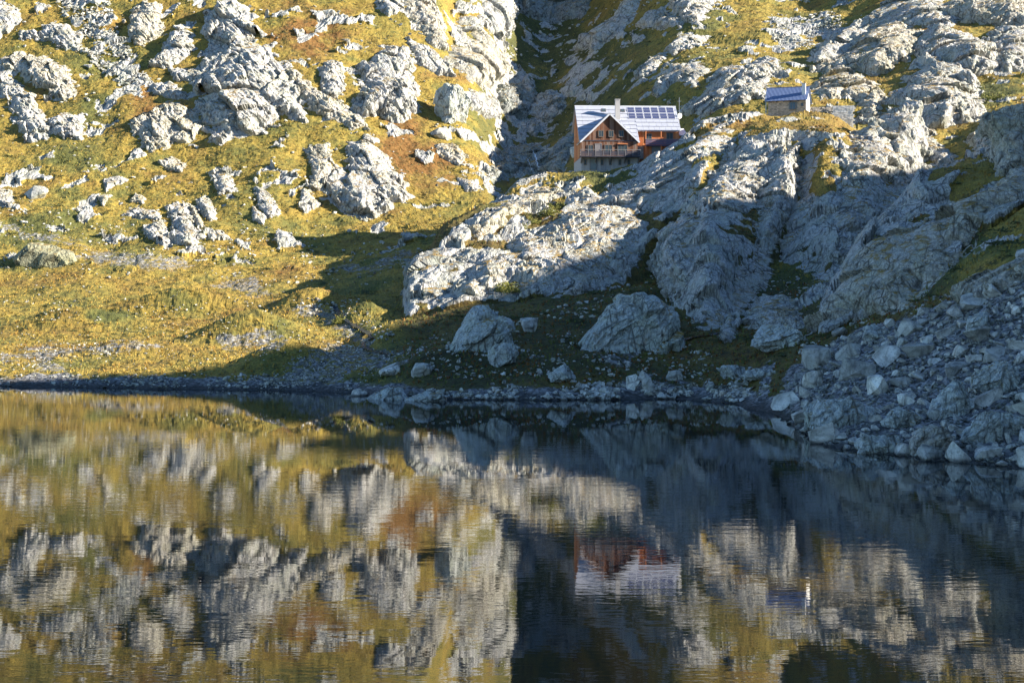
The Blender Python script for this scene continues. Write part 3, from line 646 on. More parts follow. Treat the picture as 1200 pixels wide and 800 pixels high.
# ------------------------------------------------------------------ boulders
def boulder_mesh(name, seed, sub, npts=16, rel=.05, mat='boulder', dims=None):
    """angular block: hull of random points on a rounded box, split into finer faces and roughened"""
    rg = random.Random(seed); bm = bmesh.new()
    for _ in range(npts):
        d = Vector((rg.gauss(0,1), rg.gauss(0,1), rg.gauss(0,1))).normalized(); m = max(abs(d.x), abs(d.y), abs(d.z))
        bm.verts.new(d*(.45+.55/m)*rg.uniform(.8, 1.0)*.7)
    r_ = bmesh.ops.convex_hull(bm, input=bm.verts)
    bmesh.ops.delete(bm, geom=[g for g in set(r_['geom_interior']+r_['geom_unused']) if isinstance(g, bmesh.types.BMVert)], context='VERTS')
    if sub:
        bmesh.ops.subdivide_edges(bm, edges=bm.edges[:], cuts=1, use_grid_fill=True, smooth=.06)
        for _ in range(sub-1): bmesh.ops.subdivide_edges(bm, edges=bm.edges[:], cuts=1, use_grid_fill=True)
    bmesh.ops.triangulate(bm, faces=bm.faces[:]); bm.verts.index_update()
    V = np.array([v.co[:] for v in bm.verts], np.float32); Fc = np.array([[v.index for v in f.verts] for f in bm.faces]); bm.free()
    nn = V/np.linalg.norm(V, axis=1)[:,None]
    V = V + nn*(fbm(V*2.2+seed, 3, seed)*rel*1.6 + 0)[:,None]
    lo, hi = V.min(0), V.max(0); V = (V-(lo+hi)/2)/((hi-lo)/2)       # fills a 2 x 2 x 2 box
    V[:,2] = (V[:,2]+1)/2; V[:,:2] *= .5                             # -> unit box standing on z = 0
    if dims is not None:
        V = V*np.array(dims); c0 = np.array((0, 0, dims[2]*.5)); nn = (V-c0)/np.array(dims); nn /= np.linalg.norm(nn, axis=1)[:,None]; s_ = .28*max(dims)
        if sub > 2: V = V + nn*(np.clip(rockrelief(V.astype(np.float32), s_, seed, S_K), -.3*s_, .3*s_)*.55)[:,None]
    return mesh_np(name, V, Fc, M[mat])
def hull_boulder(label, outline, dr, mat, seed, tilt=0.0):
    """a boulder whose outline is given as seen from the lake; it stands on the ground under its lowest point"""
    o_ = np.array(outline, float); yb = o_[:,1].max(); xb = .5*(o_[:,0].min()+o_[:,0].max()); X, Y, Z = [float(a[0]) for a in hit([xb], [yb-2])]
    m_ = Y/F; W = (o_[:,0].max()-o_[:,0].min())*m_; D = W*dr; rg = random.Random(seed)
    xz = np.stack([(o_[:,0]-xb)*m_, (yb-o_[:,1])*m_], 1); cz_ = xz[:,1].mean(); c2 = np.array((xz[:,0].mean(), cz_*.8)); bm = bmesh.new()
    for y, k in ((-.12, .72), (.08, .93), (.38, 1.0), (.8, .72), (1.0, .45)):
        for p in xz:
            q = c2 + (p-c2)*k*rg.uniform(.95, 1.0); zz = q[1] if y > .2 else q[1]*(.72 if y < 0 else .92)
            bm.verts.new((q[0], y*D, max(zz, 0)-.22*max(xz[:,1])*(1 if p[1] < .25*xz[:,1].max() else .1)))
    r_ = bmesh.ops.convex_hull(bm, input=bm.verts)
    bmesh.ops.delete(bm, geom=[g for g in set(r_['geom_interior']+r_['geom_unused']) if isinstance(g, bmesh.types.BMVert)], context='VERTS')
    bmesh.ops.triangulate(bm, faces=bm.faces[:])
    tgt = max(.14, m_*1.5)
    for _ in range(8):
        L = [e for e in bm.edges if e.calc_length() > tgt*1.8]
        if not L or len(bm.faces) > 16000: break
        bmesh.ops.subdivide_edges(bm, edges=L, cuts=1); bmesh.ops.triangulate(bm, faces=bm.faces[:])
    bm.normal_update(); bm.verts.index_update(); V = np.array([v.co[:] for v in bm.verts], np.float32); N = np.array([v.normal[:] for v in bm.verts], np.float32); Fc = np.array([[v.index for v in f.verts] for f in bm.faces]); bm.free()
    s_ = .24*W; V = V + N*(np.clip(rockrelief(V+seed, s_, seed, S_K), -.35*s_, .35*s_)*(.35 if 'lichen' in mat else .75))[:,None]
    o = link('boulder', mesh_np('boulder', V, Fc, M[mat]), loc=(X, Y, Z)); return tag(o, label, 'boulder', 'single boulders')
HBL = [('large lichen covered boulder lying in the left meadow', [(10,303),(29,283),(49,286),(81,295),(94,307),(90,313),(52,314),(16,308)], .55, 'rock_lichen'),
 ('big cracked rock like a tent behind the lake shore', [(662,412),(690,386),(714,354),(728,345),(770,348),(797,368),(806,409),(740,413)], .5, 'rock_boulder'),
 ('blue grey rock with a sloping back near the stream mouth', [(512,411),(540,386),(557,364),(578,361),(598,378),(606,404),(590,412),(530,413)], .6, 'rock_boulder'),
 ('white rounded rock slab at the water edge by the stream mouth', [(420,469),(436,452),(454,444),(470,447),(482,460),(482,470)], .6, 'rock_boulder'),
 ('large white flat topped block at the talus shore', [(944,500),(946,480),(960,468),(1000,466),(1030,482),(1036,500)], .6, 'rock_boulder'),
 ('huge pointed grey boulder in the middle of the talus', [(1090,488),(1098,470),(1122,445),(1130,450),(1142,470),(1138,490)], .7, 'rock_boulder'),
 ('big leaning slab with a dark face at the talus shore', [(1062,530),(1072,510),(1096,498),(1114,500),(1120,522),(1112,533)], .6, 'rock_warm')]
for k, a in enumerate(HBL): hull_boulder(*a, 3300+k*37)
NB = [  # label, bottom px x, bottom py, width px, height px, depth ratio, turn
 ('block lying at the right foot of the sloping rock', 590, 430, 34, 26, .8, .5),
 ('low white rocks right beside the rounded shore slab', 500, 470, 48, 18, .6, -.2),
 ('small dark based rock left of the rounded shore slab', 420, 464, 22, 14, .8, .3),
 ('pale square boulder alone on the grassy lake shore', 659, 449, 36, 20, .8, .2),
 ('round pale boulder on dark grass above the shore', 620, 388, 20, 15, .8, .9),
 ('upright pale stone among the shore rocks', 742, 458, 16, 18, .8, .4),
 ('pale stone leaning beside the upright shore stone', 760, 460, 22, 16, .8, 1.4),
 ('tilted slab stone in the cluster of shore rocks', 755, 448, 16, 13, .9, 2.0),
 ('flat pale stone right of the shore rock cluster', 790, 447, 20, 12, .8, .2),
 ('wide white flat rock near the inlet of the lake', 858, 446, 34, 16, .7, .1),
 ('long low white rock strip beside the inlet', 892, 446, 54, 12, .5, .0),
 ('grey boulder with a rusty underside beside the inlet', 912, 412, 60, 30, .7, -.1),
 ('small angular rock behind the stream mouth slabs', 494, 443, 24, 16, .8, .3),
 ('flat mossy stone by the stream mouth', 458, 441, 26, 14, .8, .6),
 ('small white triangular rock standing in the lake shallows', 930, 521, 24, 20, .8, .4),
 ('long dark flat rock half in the water at the talus', 1032, 531, 60, 22, .6, .1),
 ('brownish angular block behind the flat talus shore rock', 1055, 502, 46, 22, .7, .5),
 ('tilted brown bottomed boulder at the right of the talus', 1166, 462, 62, 36, .7, .2),
 ('square boulder with a brown side high in the talus', 1148, 392, 30, 26, .8, .6),
 ('pale angular boulder at the upper left of the talus', 1025, 399, 30, 18, .8, .2),
 ('rock standing out left of the upper talus boulder', 984, 396, 20, 12, .8, .9),
 ('greenish rounded boulder at the left of the talus', 952, 455, 24, 20, .8, .3),
 ('pointed slab tilted against the lower talus rocks', 1150, 520, 44, 36, .6, -.5),
 ('large fissured boulder on grass near the gorge edge', 530, 148, 44, 46, .8, .1),
 ('small dark sided boulder below the fissured one', 517, 166, 26, 15, .8, .2),
 ('dark boulder in the grass at the left frame side', 42, 234, 28, 15, .8, .5),
 ('brownish stone left of the refuge basement', 674, 184, 13, 11, .9, .2),
 ('dark rounded rock at the lake edge of the talus', 1020, 540, 34, 14, .7, .2),
 ('rock jutting in from the right frame edge above water', 1204, 630, 26, 30, .8, .3),
 ('pale wedge boulder in the lower right talus', 1190, 512, 40, 26, .8, .9),
 ('white stone below the refuge knoll bush', 568, 372, 10, 9, .9, .9),
]
allb = [(988,486,38),(1112,468,26),(1092,514,26)]
for k, (lb, bx_, by_, wp, hp, dr, tz_) in enumerate(NB):
    if by_ > 600: X, Y, Z = np.array([(bx_-600)/F*63.2]), np.array([63.2]), np.array([0.0])
    else: X, Y, Z = hit([bx_], [by_])
    Y0 = float(Y[0]); w_, h_ = wp*Y0/F, hp*Y0/F; dpt = w_*dr
    big = wp > 40
    me = boulder_mesh('boulder', 300+k*7, 5 if wp > 60 else (4 if wp > 28 else 2), 18 if big else 14, .07 if big else .05, 'rock_boulder' if wp > 28 else 'boulder', (w_*1.02, dpt, h_*1.20))
    o = link('boulder', me); yc = Y0 + dpt*.42
    zb = min(float(base_h(np.array([float(X[0])]), np.array([yc]))[0]), float(Z[0])+.3*h_)
    zb = float(Z[0])*.6 + zb*.4
    o.location = (float(X[0])*yc/Y0, yc, zb - .16*h_); o.rotation_euler = (0, 0, tz_*.5)
    tag(o, lb, 'boulder', 'single boulders'); allb.append((bx_, by_-hp*.4, wp*.42))
PROT = [boulder_mesh('boulder', 40+k*3, 2, 11, .035) for k in range(18)]
TAL = [(905,470),(935,440),(985,400),(1060,376),(1130,350),(1205,300),(1205,548),(1100,542),(1000,530),(935,512)]
rng = np.random.default_rng(4)
cand = []
while len(cand) < 2600:
    x, y = rng.uniform(895, 1225), rng.uniform(290, 552)
    if inpoly(np.array([x]), np.array([y]), TAL+[])[0] or (x >= 1200 and y > 300 and y < 550): cand.append((x, y))
cand = np.array(cand)
sz_ = np.clip(6.0*(rng.pareto(2.2, len(cand))+1), 6, 34)*(.75+.5*(cand[:,1]-300)/250)
order = np.argsort(-sz_); chosen, rest = [], []
for i in order:
    x, y = cand[i]; s = sz_[i]
    if all((x-a)**2+((y-b)*1.3)**2 > (.40*(s+c*2))**2 for a, b, c in ((p[0], p[1], p[2]) for p in allb)):
        allb.append((x, y, s*.5)); (chosen if len(chosen) < 255 else rest).append(i)
BGRP = 'grey boulders of the talus slope'
cx, cy, cz = hit(cand[:,0], cand[:,1])
def euler(rg): return (rg.uniform(-.35,.35), rg.uniform(-.35,.35), rg.uniform(0, 6.28))
tal = []
for n_, i in enumerate(chosen):
    o = link('boulder', PROT[n_ % len(PROT)]); w_ = sz_[i]*cy[i]/F
    o.location = (cx[i], cy[i]+.2*w_, cz[i]-.22*w_); o.scale = (w_*rng.uniform(.9,1.25), w_*rng.uniform(.7,1), w_*rng.uniform(.6,.95)); o.rotation_euler = euler(rng)
    tal.append((o, cand[i][0], cand[i][1], sz_[i]))
# each talus boulder is told by the nearest boulder with a name of its own
ANC = [('large white flat topped shore block', 988, 486), ('small white triangular rock in the shallows', 930, 511), ('long dark flat rock half in water', 1032, 521), ('big leaning slab with dark face', 1092, 514), ('brownish angular block', 1055, 492),
 ('huge pointed grey boulder', 1112, 468), ('tilted brown bottomed boulder', 1166, 446), ('square boulder with brown side', 1148, 380), ('pale angular boulder of the upper talus', 1025, 390), ('greenish rounded boulder', 952, 446), ('pointed tilted slab', 1150, 503), ('pale wedge boulder', 1190, 500), ('smaller pale slab at the right edge', 1165, 330)]
DIRS = ['right of', 'upper right of', 'straight above', 'upper left of', 'left of', 'lower left of', 'straight below', 'lower right of']
ORD = ['nearest', 'second nearest', 'third nearest', 'fourth nearest', 'fifth nearest', 'sixth nearest', 'seventh nearest', 'eighth nearest', 'ninth nearest', 'tenth nearest', 'eleventh nearest', 'twelfth nearest', 'thirteenth nearest', 'fourteenth nearest', 'fifteenth nearest', 'sixteenth nearest', 'seventeenth nearest', 'eighteenth nearest']
bins = {}
for o, x, y, s in tal:
    d, k = min((math.hypot(x-a, y-b), k) for k, (nm, a, b) in enumerate(ANC))
    bins.setdefault((k, int(round(math.atan2(ANC[k][2]-y, x-ANC[k][1])/(math.pi/4))) % 8), []).append((d, o, s))
for (k, dr), L in bins.items():
    for r_, (d, o, s) in enumerate(sorted(L, key=lambda q: q[0])):
        tag(o, '%s talus boulder, %s %s the %s' % ('big' if s > 16 else 'mid-sized' if s > 9 else 'small', ORD[min(r_, 17)], DIRS[dr], ANC[k][0]), 'boulder', BGRP)
def stones(name, X, Y, Z, W, label, seed, mat='boulder', sub=1):
    """many small stones in one mesh"""
    rg = np.random.default_rng(seed); bases = []
    for k in range(8):
        me = boulder_mesh('tmp', seed+k, 0, 11, .0); v = np.empty(len(me.vertices)*3, np.float32); me.vertices.foreach_get('co', v)
        f = np.empty(len(me.polygons)*3, np.int32); me.polygons.foreach_get('vertices', f); bases.append((v.reshape(-1,3)-np.array((0,0,.5)), f.reshape(-1,3))); bpy.data.meshes.remove(me)
    Vs, Fs, off = [], [], 0
    for i in range(len(X)):
        v, f = bases[i % 8]; a = rg.uniform(0, 6.28); c, s = math.cos(a), math.sin(a); ti = rg.uniform(-.4,.4)
        q_ = v*np.array((W[i]*rg.uniform(.9,1.3), W[i]*rg.uniform(.7,1.0), W[i]*rg.uniform(.5,.9)))
        q_ = q_ @ np.array([[c,-s,0],[s,c,0],[0,0,1]]).T @ np.array([[1,0,0],[0,math.cos(ti),-math.sin(ti)],[0,math.sin(ti),math.cos(ti)]]).T
        Vs.append(q_ + np.array((X[i], Y[i], Z[i]+.12*W[i]))); Fs.append(f+off); off += len(v)
    me = mesh_np(name, np.concatenate(Vs), np.concatenate(Fs), M[mat])
    return tag(link(name, me), label, 'stones', kind='stuff')
rest = np.array(rest)
stones('talus_stones', cx[rest], cy[rest], cz[rest], sz_[rest]*cy[rest]/F, 'smaller grey stones filling the talus slope above the lake', 50)
n4 = 2600; fx_, fy_ = [], []
while len(fx_) < n4:
    x, y = rng.uniform(900, 1225), rng.uniform(295, 552)
    if inpoly(np.array([x]), np.array([y]), TAL)[0] or (x >= 1200 and y > 300 and y < 550): fx_.append(x); fy_.append(y)
a_, b_, c_ = hit(fx_, fy_); stones('talus_gravel', a_, b_, c_, rng.uniform(3, 6.5, n4)*b_/F, 'fine grey rubble between the talus boulders', 60, 'rubble')
# scattered stones: (polygon, count, min px, max px)
SCAT = [([(0,230),(500,290),(480,330),(330,345),(200,330),(0,325)], 520, 1.5, 5), ([(60,-5),(125,-5),(140,40),(182,100),(150,112),(110,75)], 800, 2, 6.5),
 ([(0,-5),(520,-5),(580,200),(480,290),(0,240)], 420, 1.5, 5.5), ([(0,330),(330,345),(420,400),(300,432),(0,436)], 420, 1.3, 3.5), ([(0,404),(190,398),(120,425),(0,436)], 300, 1.2, 3),
 ([(300,452),(352,414),(395,401),(478,416),(476,432),(400,456)], 700, 1.4, 3.6), ([(330,350),(420,350),(470,400),(430,405)], 200, 1.5, 5), ([(0,440),(300,438),(400,440),(470,462),(400,458),(0,452)], 600, 1.5, 6),
 ([(470,400),(700,350),(800,400),(900,440),(900,468),(560,466),(480,455)], 900, 1.5, 7), ([(480,456),(700,452),(900,450),(900,472),(700,469),(480,468)], 620, 1.8, 11),
 ([(600,-5),(780,-5),(700,130),(640,220),(590,200)], 300, 1.5, 5), ([(900,15),(985,15),(985,52),(905,62)], 420, 2, 5), ([(780,5),(1200,5),(1200,190),(1000,140),(820,130)], 220, 1.2, 4), ([(500,360),(780,320),(830,395),(700,345)], 140, 1.5, 5),
 ([(860,300),(945,290),(950,380),(870,390)], 120, 2, 6), ([(960,360),(1130,345),(1000,395),(930,430)], 220, 2, 8), ([(570,420),(660,200),(600,225),(560,215)], 60, 1.5, 4)]
px_, py_, sw_ = [], [], []
for pl, cnt, s0, s1 in SCAT:
    xs, ys = [p[0] for p in pl], [p[1] for p in pl]; got = 0
    while got < cnt:
        qx = rng.uniform(min(xs), max(xs), 400); qy = rng.uniform(min(ys), max(ys), 400)
        # stones gather in patches
        ok = inpoly(qx, qy, pl) & (fbm(np.stack([qx/38, qy/22, 0*qx], 1), 2, 9) > rng.uniform(-.35, .25, 400)); qx, qy = qx[ok][:cnt-got], qy[ok][:cnt-got]
        px_ += list(qx); py_ += list(qy); sw_ += list(s0 + (s1-s0)*rng.power(.45, len(qx))); got += len(qx)
a_, b_, c_ = hit(px_, py_); sw_ = np.array(sw_)
okk = (b_ < 520) & (c_ > -.1)
stones('scattered_stones', a_[okk], b_[okk], c_[okk], (sw_*b_/F)[okk], 'small pale stones scattered over the slopes and shore', 70)
# ------------------------------------------------------------------ buildings
def mat_wood(name, c0, c1, c2):
    t = NT(name); a = t.attr('tone'); g = t.noise(3, 4, .7, vec=t.scaled(6, 6, .5))
    c = t.ramp(a, (0, c0), (.5, c1), (1, c2)); c = t.mix(t.ramp(g, (.4, 0), (.75, .55)), c, tuple(v*.45 for v in c0))
    return t.fin(c, .8, t.bump(g, .3, .03))
M['wood_gable'] = mat_wood('weathered_larch', (.10,.040,.022), (.20,.085,.046), (.27,.185,.14))
M['wood_orange'] = mat_wood('orange_larch', (.44,.13,.045), (.62,.22,.085), (.62,.33,.16))
M['wood_pale'] = mat_wood('pale_boards', (.30,.28,.28), (.42,.40,.39), (.50,.46,.43))
M['roof'] = flat('pale_roof_sheet', (.35,.365,.42), .6, 0, .22, 1.2); M['roof_trim'] = flat('roof_trim', (.66,.66,.68), .6, 0, .1)
M['dark_wood'] = flat('dark_railing', (.055,.055,.075), .75); M['grey_wood'] = flat('grey_wood', (.22,.20,.20), .8); M['violet_wood'] = flat('violet_boards', (.13,.10,.15), .8)
M['frame'] = flat('window_frame', (.20,.15,.12), .6, 0, .1); M['white'] = flat('white_plaster_sunlit', (.74,.73,.70), .85, 0, .08, 2)
M['concrete'] = flat('grey_concrete', (.40,.38,.36), .9, 0, .2, 2); M['door_grey'] = flat('grey_green_door', (.20,.23,.23), .7, 0, .12)
M['blue_roof'] = flat('blue_metal', (.12,.165,.29), .5, .0, .28, 1.5); M['metal'] = flat('galvanised_metal', (.5,.5,.52), .4, .8, .1)
def mat_glass(name, c, r=.08):
    t = NT(name); t.b.inputs['Specular IOR Level'].default_value = .6; n = t.noise(2.5, 2)
    return t.fin(t.mix(n, tuple(v*.7 for v in c), tuple(v*1.3 for v in c)), r)
M['glass'] = mat_glass('window_glass', (.05,.075,.09)); M['solar'] = mat_glass('solar_cell', (.055,.065,.13), .15)
def mat_stonewall(name, c):
    t = NT(name); w = t.scaled(1, 1, 2.0); v = t.voro(2.6, out='Color', vec=w); s = t.n('ShaderNodeSeparateColor'); t.l(v, s.inputs[0])
    e = t.voro(2.6, 'DISTANCE_TO_EDGE', vec=w); col = t.ramp(s.outputs[0], (0, tuple(k*.6 for k in c)), (.5, c), (1, tuple(k*1.35 for k in c)))
    col = t.mix(t.ramp(e, (.0, .7), (.06, 0)), col, tuple(k*.8 for k in c))
    return t.fin(col, .9, t.bump(t.ramp(e, (0, 0), (.12, 1)), .8, .06))
M['stonewall'] = mat_stonewall('hut_stonework', (.54,.42,.31)); M['drystone'] = mat_stonewall('dry_stone', (.40,.36,.31))
class MB:
    def __init__(s): s.v, s.f, s.t = [], [], []
    def prism(s, pts, d, tone=.5):
        """closed prism: polygon pts (3d) swept by vector d"""
        n, o = len(pts), len(s.v); d = Vector(d); s.v += [Vector(p) for p in pts] + [Vector(p)+d for p in pts]
        s.f += [tuple(o+i for i in range(n)), tuple(o+n+i for i in reversed(range(n)))]
        s.f += [(o+i, o+n+i, o+n+(i+1) % n, o+(i+1) % n) for i in range(n)]; s.t += [tone]*(2*n); return s
    def box(s, x0, x1, y0, y1, z0, z1, tone=.5): return s.prism([(x0,y0,z0),(x1,y0,z0),(x1,y1,z0),(x0,y1,z0)], (0,0,z1-z0), tone)
    def slab(s, o, a, b, n, tone=.5):
        """box from corner o along vectors a, b and thickness n"""
        o, a, b = Vector(o), Vector(a), Vector(b); return s.prism([o, o+a, o+a+b, o+b], n, tone)
    def build(s, name, mat, parent=None, kind=None, label=None):
        me = bpy.data.meshes.new(name); me.from_pydata([tuple(v) for v in s.v], [], s.f); me.materials.append(M[mat])
        bm = bmesh.new(); bm.from_mesh(me); bmesh.ops.recalc_face_normals(bm, faces=bm.faces[:]); bm.to_mesh(me); bm.free()
        add_attr(me, 'tone', s.t); o = link(name, me, parent)
        if kind: o['kind'] = kind
        if label: o['label'] = label
        return o
def empty(name, loc, rz=0.0):
    o = bpy.data.objects.new(name, None); COL.objects.link(o); o.location = loc; o.rotation_euler = (0, 0, rz); o.empty_display_size = .5; return o
rgb = random.Random(12)
def courses(parent, o, a, b, n, rows, plate, clip=None):
    """roof covering: rows of lapped plates; o lower corner, a along the eave, b up the slope, n outward normal"""
    o, a, b, n = Vector(o), Vector(a), Vector(b), Vector(n).normalized(); L, H = a.length, b.length; au, bu = a/L, b/H
    for r in range(rows):
        m = MB(); x = 0.0
        while x < L-.02:
            w_ = min(plate*rgb.uniform(.8, 1.2), L-x); h0 = H*r/rows - (.06 if r else 0); hh = H/rows + .06
            lift = .085 + rgb.uniform(0, .025)
            c = o + au*(x+.012) + bu*h0
            p = [c + n*lift, c + au*(w_-.024) + n*lift, c + au*(w_-.024) + bu*hh + n*.004, c + bu*hh + n*.004]
            m.prism(p, n*.035, rgb.random()); x += w_
        m.build('roof_course', 'roof', parent)
def planks(x0, x1, y, z0, ztop, w, d=.05, lo=0, hi=1):
    m = MB(); x = x0
    while x < x1-.03:
        ww = min(w*rgb.uniform(.8, 1.25), x1-x); za, zb = ztop(x+.01), ztop(x+ww-.01); dd = d*rgb.uniform(.6, 1.1)
        if min(za, zb) > z0+.1:
            m.prism([(x+.006, y, z0), (x+ww-.006, y, z0), (x+ww-.006, y, zb), (x+.006, y, za)], (0, -dd, 0), rgb.uniform(lo, hi))
        x += ww
    return m
def window(parent, x, z, w, h, y, mat='glass', bars=1, shutter=False):
    f = MB(); t = .09
    f.box(x-w/2-t, x-w/2, y-.10, y, z-t, z+h+t).box(x+w/2, x+w/2+t, y-.10, y, z-t, z+h+t).box(x-w/2, x+w/2, y-.10, y, z+h, z+h+t).box(x-w/2, x+w/2, y-.13, y, z-t, z)
    for k in range(bars): xx = x-w/2+w*(k+1)/(bars+1); f.box(xx-.03, xx+.03, y-.085, y, z, z+h)
    o = f.build('window', 'frame', parent); MB().box(x-w/2+.003, x+w/2-.003, y-.07, y-.055, z+.003, z+h-.003).build('pane', mat, o)
    return o
def door(parent, x, z, w, h, y, mat='door_grey'):
    o = MB().box(x-w/2, x+w/2, y-.09, y, z, z+h).build('door', mat, parent)
    MB().box(x-w/2-.1, x-w/2, y-.13, y, z, z+h+.1).box(x+w/2, x+w/2+.1, y-.13, y, z, z+h+.1).box(x-w/2, x+w/2, y-.13, y, z+h, z+h+.1).build('door_frame', 'grey_wood', o)
    MB().box(x+w/2-.18, x+w/2-.12, y-.15, y-.09, z+1.0, z+1.15).build('handle', 'metal', o); return o
# --- timber refuge
RZ = 30.1
R_ = tag(empty('mountain_refuge', (16.35, 240.0, RZ), math.radians(3.0)), 'large timber mountain refuge with front gable, balcony and solar roof', 'mountain hut')
pit = .84; RY, RR = 8.0, 4.75+.84*8.0        # ridge: depth and height
GA = 9.3                                    # apex of the front gable
gz = lambda x: GA-.955*abs(x)
MB().box(-4.75, 4.75, 0, 13, -2.0, 2.05).build('basement_wall', 'concrete', R_)
b = MB().box(-4.7, 4.7, .03, 13.0, 2.05, 4.7); b.prism([(-4.7,.03,4.7),(4.7,.03,4.7),(0,.03,GA-.12)], (0,5.2,0)); b.box(4.7, 12.1, 3.0, 13.0, -1.0, 6.85)
b.prism([(-4.69,.3,4.7),(-4.69,13,4.7),(-4.69,13,7.0),(-4.69,RY,RR-.2)], (9.39,0,0)); b.prism([(4.7,3.0,6.85),(4.7,13,6.85),(4.7,13,7.0),(4.7,RY,RR-.2)], (7.4,0,0)); b.build('wall', 'wood_gable', R_)
planks(-4.72, 4.72, -.005, -.3, lambda x: 1.95, .34, .05).build('basement_boards', 'wood_pale', R_, 'stuff')
planks(-4.72, 4.72, .02, 2.12, lambda x: 4.66, .30, .06, .15, 1).build('lower_siding', 'wood_gable', R_, 'stuff')
planks(-4.6, 4.6, .02, 4.82, lambda x: gz(x)-.16, .30, .06, 0, .9).build('gable_siding', 'wood_gable', R_, 'stuff')
planks(4.78, 12.05, 2.985, 2.0, lambda x: 4.2, .30, .06, .1, .9).build('lower_right_siding', 'wood_orange', R_, 'stuff')
planks(4.78, 12.05, 2.985, 4.3, lambda x: 6.8, .30, .06, 0, .8).build('upper_right_siding', 'wood_orange', R_, 'stuff')
m = MB()
for k in range(30):   # left end wall boards
    y0 = .1+k*.42; zt = min(4.7+pit*y0, RR-(y0-RY)*.66 if y0 > RY else 99)-.25
    m.box(-4.77, -4.71, y0, y0+.40, 2.1, zt, rgb.random())
m.build('end_siding', 'wood_orange', R_, 'stuff')
MB().box(-4.78, 4.78, -.10, -.045, 4.67, 4.83).build('gable_beam', 'dark_wood', R_)
for x in (-1.45, .25, 1.95): window(R_, x, 5.45, .72, .95, -.04)
window(R_, -3.2, 2.95, .75, 1.0, -.04); door(R_, -1.9, 2.13, 1.0, 2.05, -.04, 'grey_wood'); window(R_, -.2, 2.75, 1.15, 1.25, -.04); window(R_, 2.15, 2.75, 1.5, 1.3, -.04, bars=2)
MB().box(1.3, 3.0, -.30, -.05, 4.15, 4.30).build('awning', 'wood_orange', R_)
door(R_, -2.75, -.1, .95, 1.75, -.055)
for x in (-4.1, -1.3, .1, 1.7, 3.2): window(R_, x, .75, .32, .8, -.055, bars=0)
# roofs
rf = MB(); n_ = Vector((0, -pit, 1)).normalized()
def zr(y): return 4.75+pit*y
rf.slab((-5.1, .08, zr(.08)), (10.1, 0, 0), (0, RY-.08, RR-zr(.08)), -n_*.16); rf.slab((5.0, 2.35, zr(2.35)), (7.45, 0, 0), (0, RY-2.35, RR-zr(2.35)), -n_*.16)
rf.slab((-5.1, RY, RR), (17.55, 0, 0), (0, 6.0, -6.0*.66), (0, -.09, -.14)); RT = rf.build('roof', 'roof_trim', R_)
courses(RT, (-5.1, .08, zr(.08)), (10.1, 0, 0), (0, RY-.08, RR-zr(.08)), n_, 9, 1.1)
courses(RT, (5.0, 2.35, zr(2.35)), (7.45, 0, 0), (0, RY-2.35, RR-zr(2.35)), n_, 6, 1.1)
for sx in (-1, 1):
    nn = Vector((sx*.955, 0, 1)).normalized(); e0 = (sx*5.05, -.42, gz(5.05)+.05); up = (-sx*5.05, 0, GA+.05-(gz(5.05)+.05))
    g = MB().slab(e0, (0, 6.0, 0), up, -nn*.14); g.build('gable_roof_deck', 'roof_trim', RT)
    courses(RT, e0, (0, 6.0, 0), up, nn, 6, 1.0)
    MB().slab((sx*5.07, -.45, gz(5.07)+.10), (0, .06, 0), (-sx*5.07, 0, GA-gz(5.07)), -nn*.26).build('verge_board', 'roof_trim', RT)
MB().box(-5.12, 12.48, RY-.12, RY+.12, RR-.02, RR+.13).build('ridge_cap', 'roof_trim', RT)
ch = MB().box(1.55, 2.35, 4.7, 5.5, zr(4.7)-.3, RR+.75).build('chimney', 'concrete', R_); MB().box(1.48, 2.42, 4.63, 5.57, RR+.75, RR+.87).build('chimney_cap', 'concrete', ch)
bu = Vector((0, 1, pit)).normalized()
def on_roof(x, s, w, h, name, mat, fr, parent):
    o = Vector((x, -.3, zr(-.3))) + bu*s + n_*.10
    p = MB().slab(o, (w, 0, 0), bu*h, n_*.05).build(name, fr, parent)
    k = MB(); c0 = o + bu*.05 + Vector((.05, 0, 0)) + n_*.052; c1 = o + bu*(h/2+.02) + Vector((.05, 0, 0)) + n_*.052
    k.slab(c0, (w-.10, 0, 0), bu*(h/2-.07), n_*.006); k.slab(c1, (w-.10, 0, 0), bu*(h/2-.07), n_*.006); k.build('pane', mat, p); return p
for r in range(2):
    for c in range(6): on_roof(3.85+c*1.36+.03, 6.85+r*1.84, 1.27, 1.72, 'solar_panel', 'solar', 'roof_trim', R_)
on_roof(-.6, 9.0, .8, .95, 'skylight', 'glass', 'frame', R_); on_roof(2.7, 8.9, .75, .95, 'skylight', 'glass', 'frame', R_)
# decks
bal = MB().box(-5.1, 5.0, -1.5, 0, 1.93, 2.12).build('balcony', 'dark_wood', R_)
for k in range(9): x = -5.05+k*1.245; MB().box(x, x+.09, -1.49, -1.40, 2.12, 3.10).build('railing_post', 'grey_wood', bal)
for k, z in enumerate((2.22, 2.46, 2.70)): MB().box(-5.05, 5.0, -1.455, -1.425, z, z+.19).build('railing_board', 'dark_wood', bal)
MB().box(-5.08, 5.03, -1.50, -1.38, 3.10, 3.18).build('handrail', 'grey_wood', bal)
for sx in (-5.05, 4.96): MB().box(sx, sx+.05, -1.38, 0, 2.9, 3.1).box(sx, sx+.05, -1.38, 0, 2.45, 2.6).build('side_rail', 'dark_wood', bal)
for k in range(5): x = -4.9+k*2.42; MB().prism([(x,-.06,1.93),(x,-1.3,1.93),(x,-.06,.9)], (.14,0,0)).build('bracket', 'grey_wood', bal)
b2 = MB().box(6.3, 12.0, 1.7, 2.98, 4.12, 4.28).build('balcony', 'violet_wood', R_)
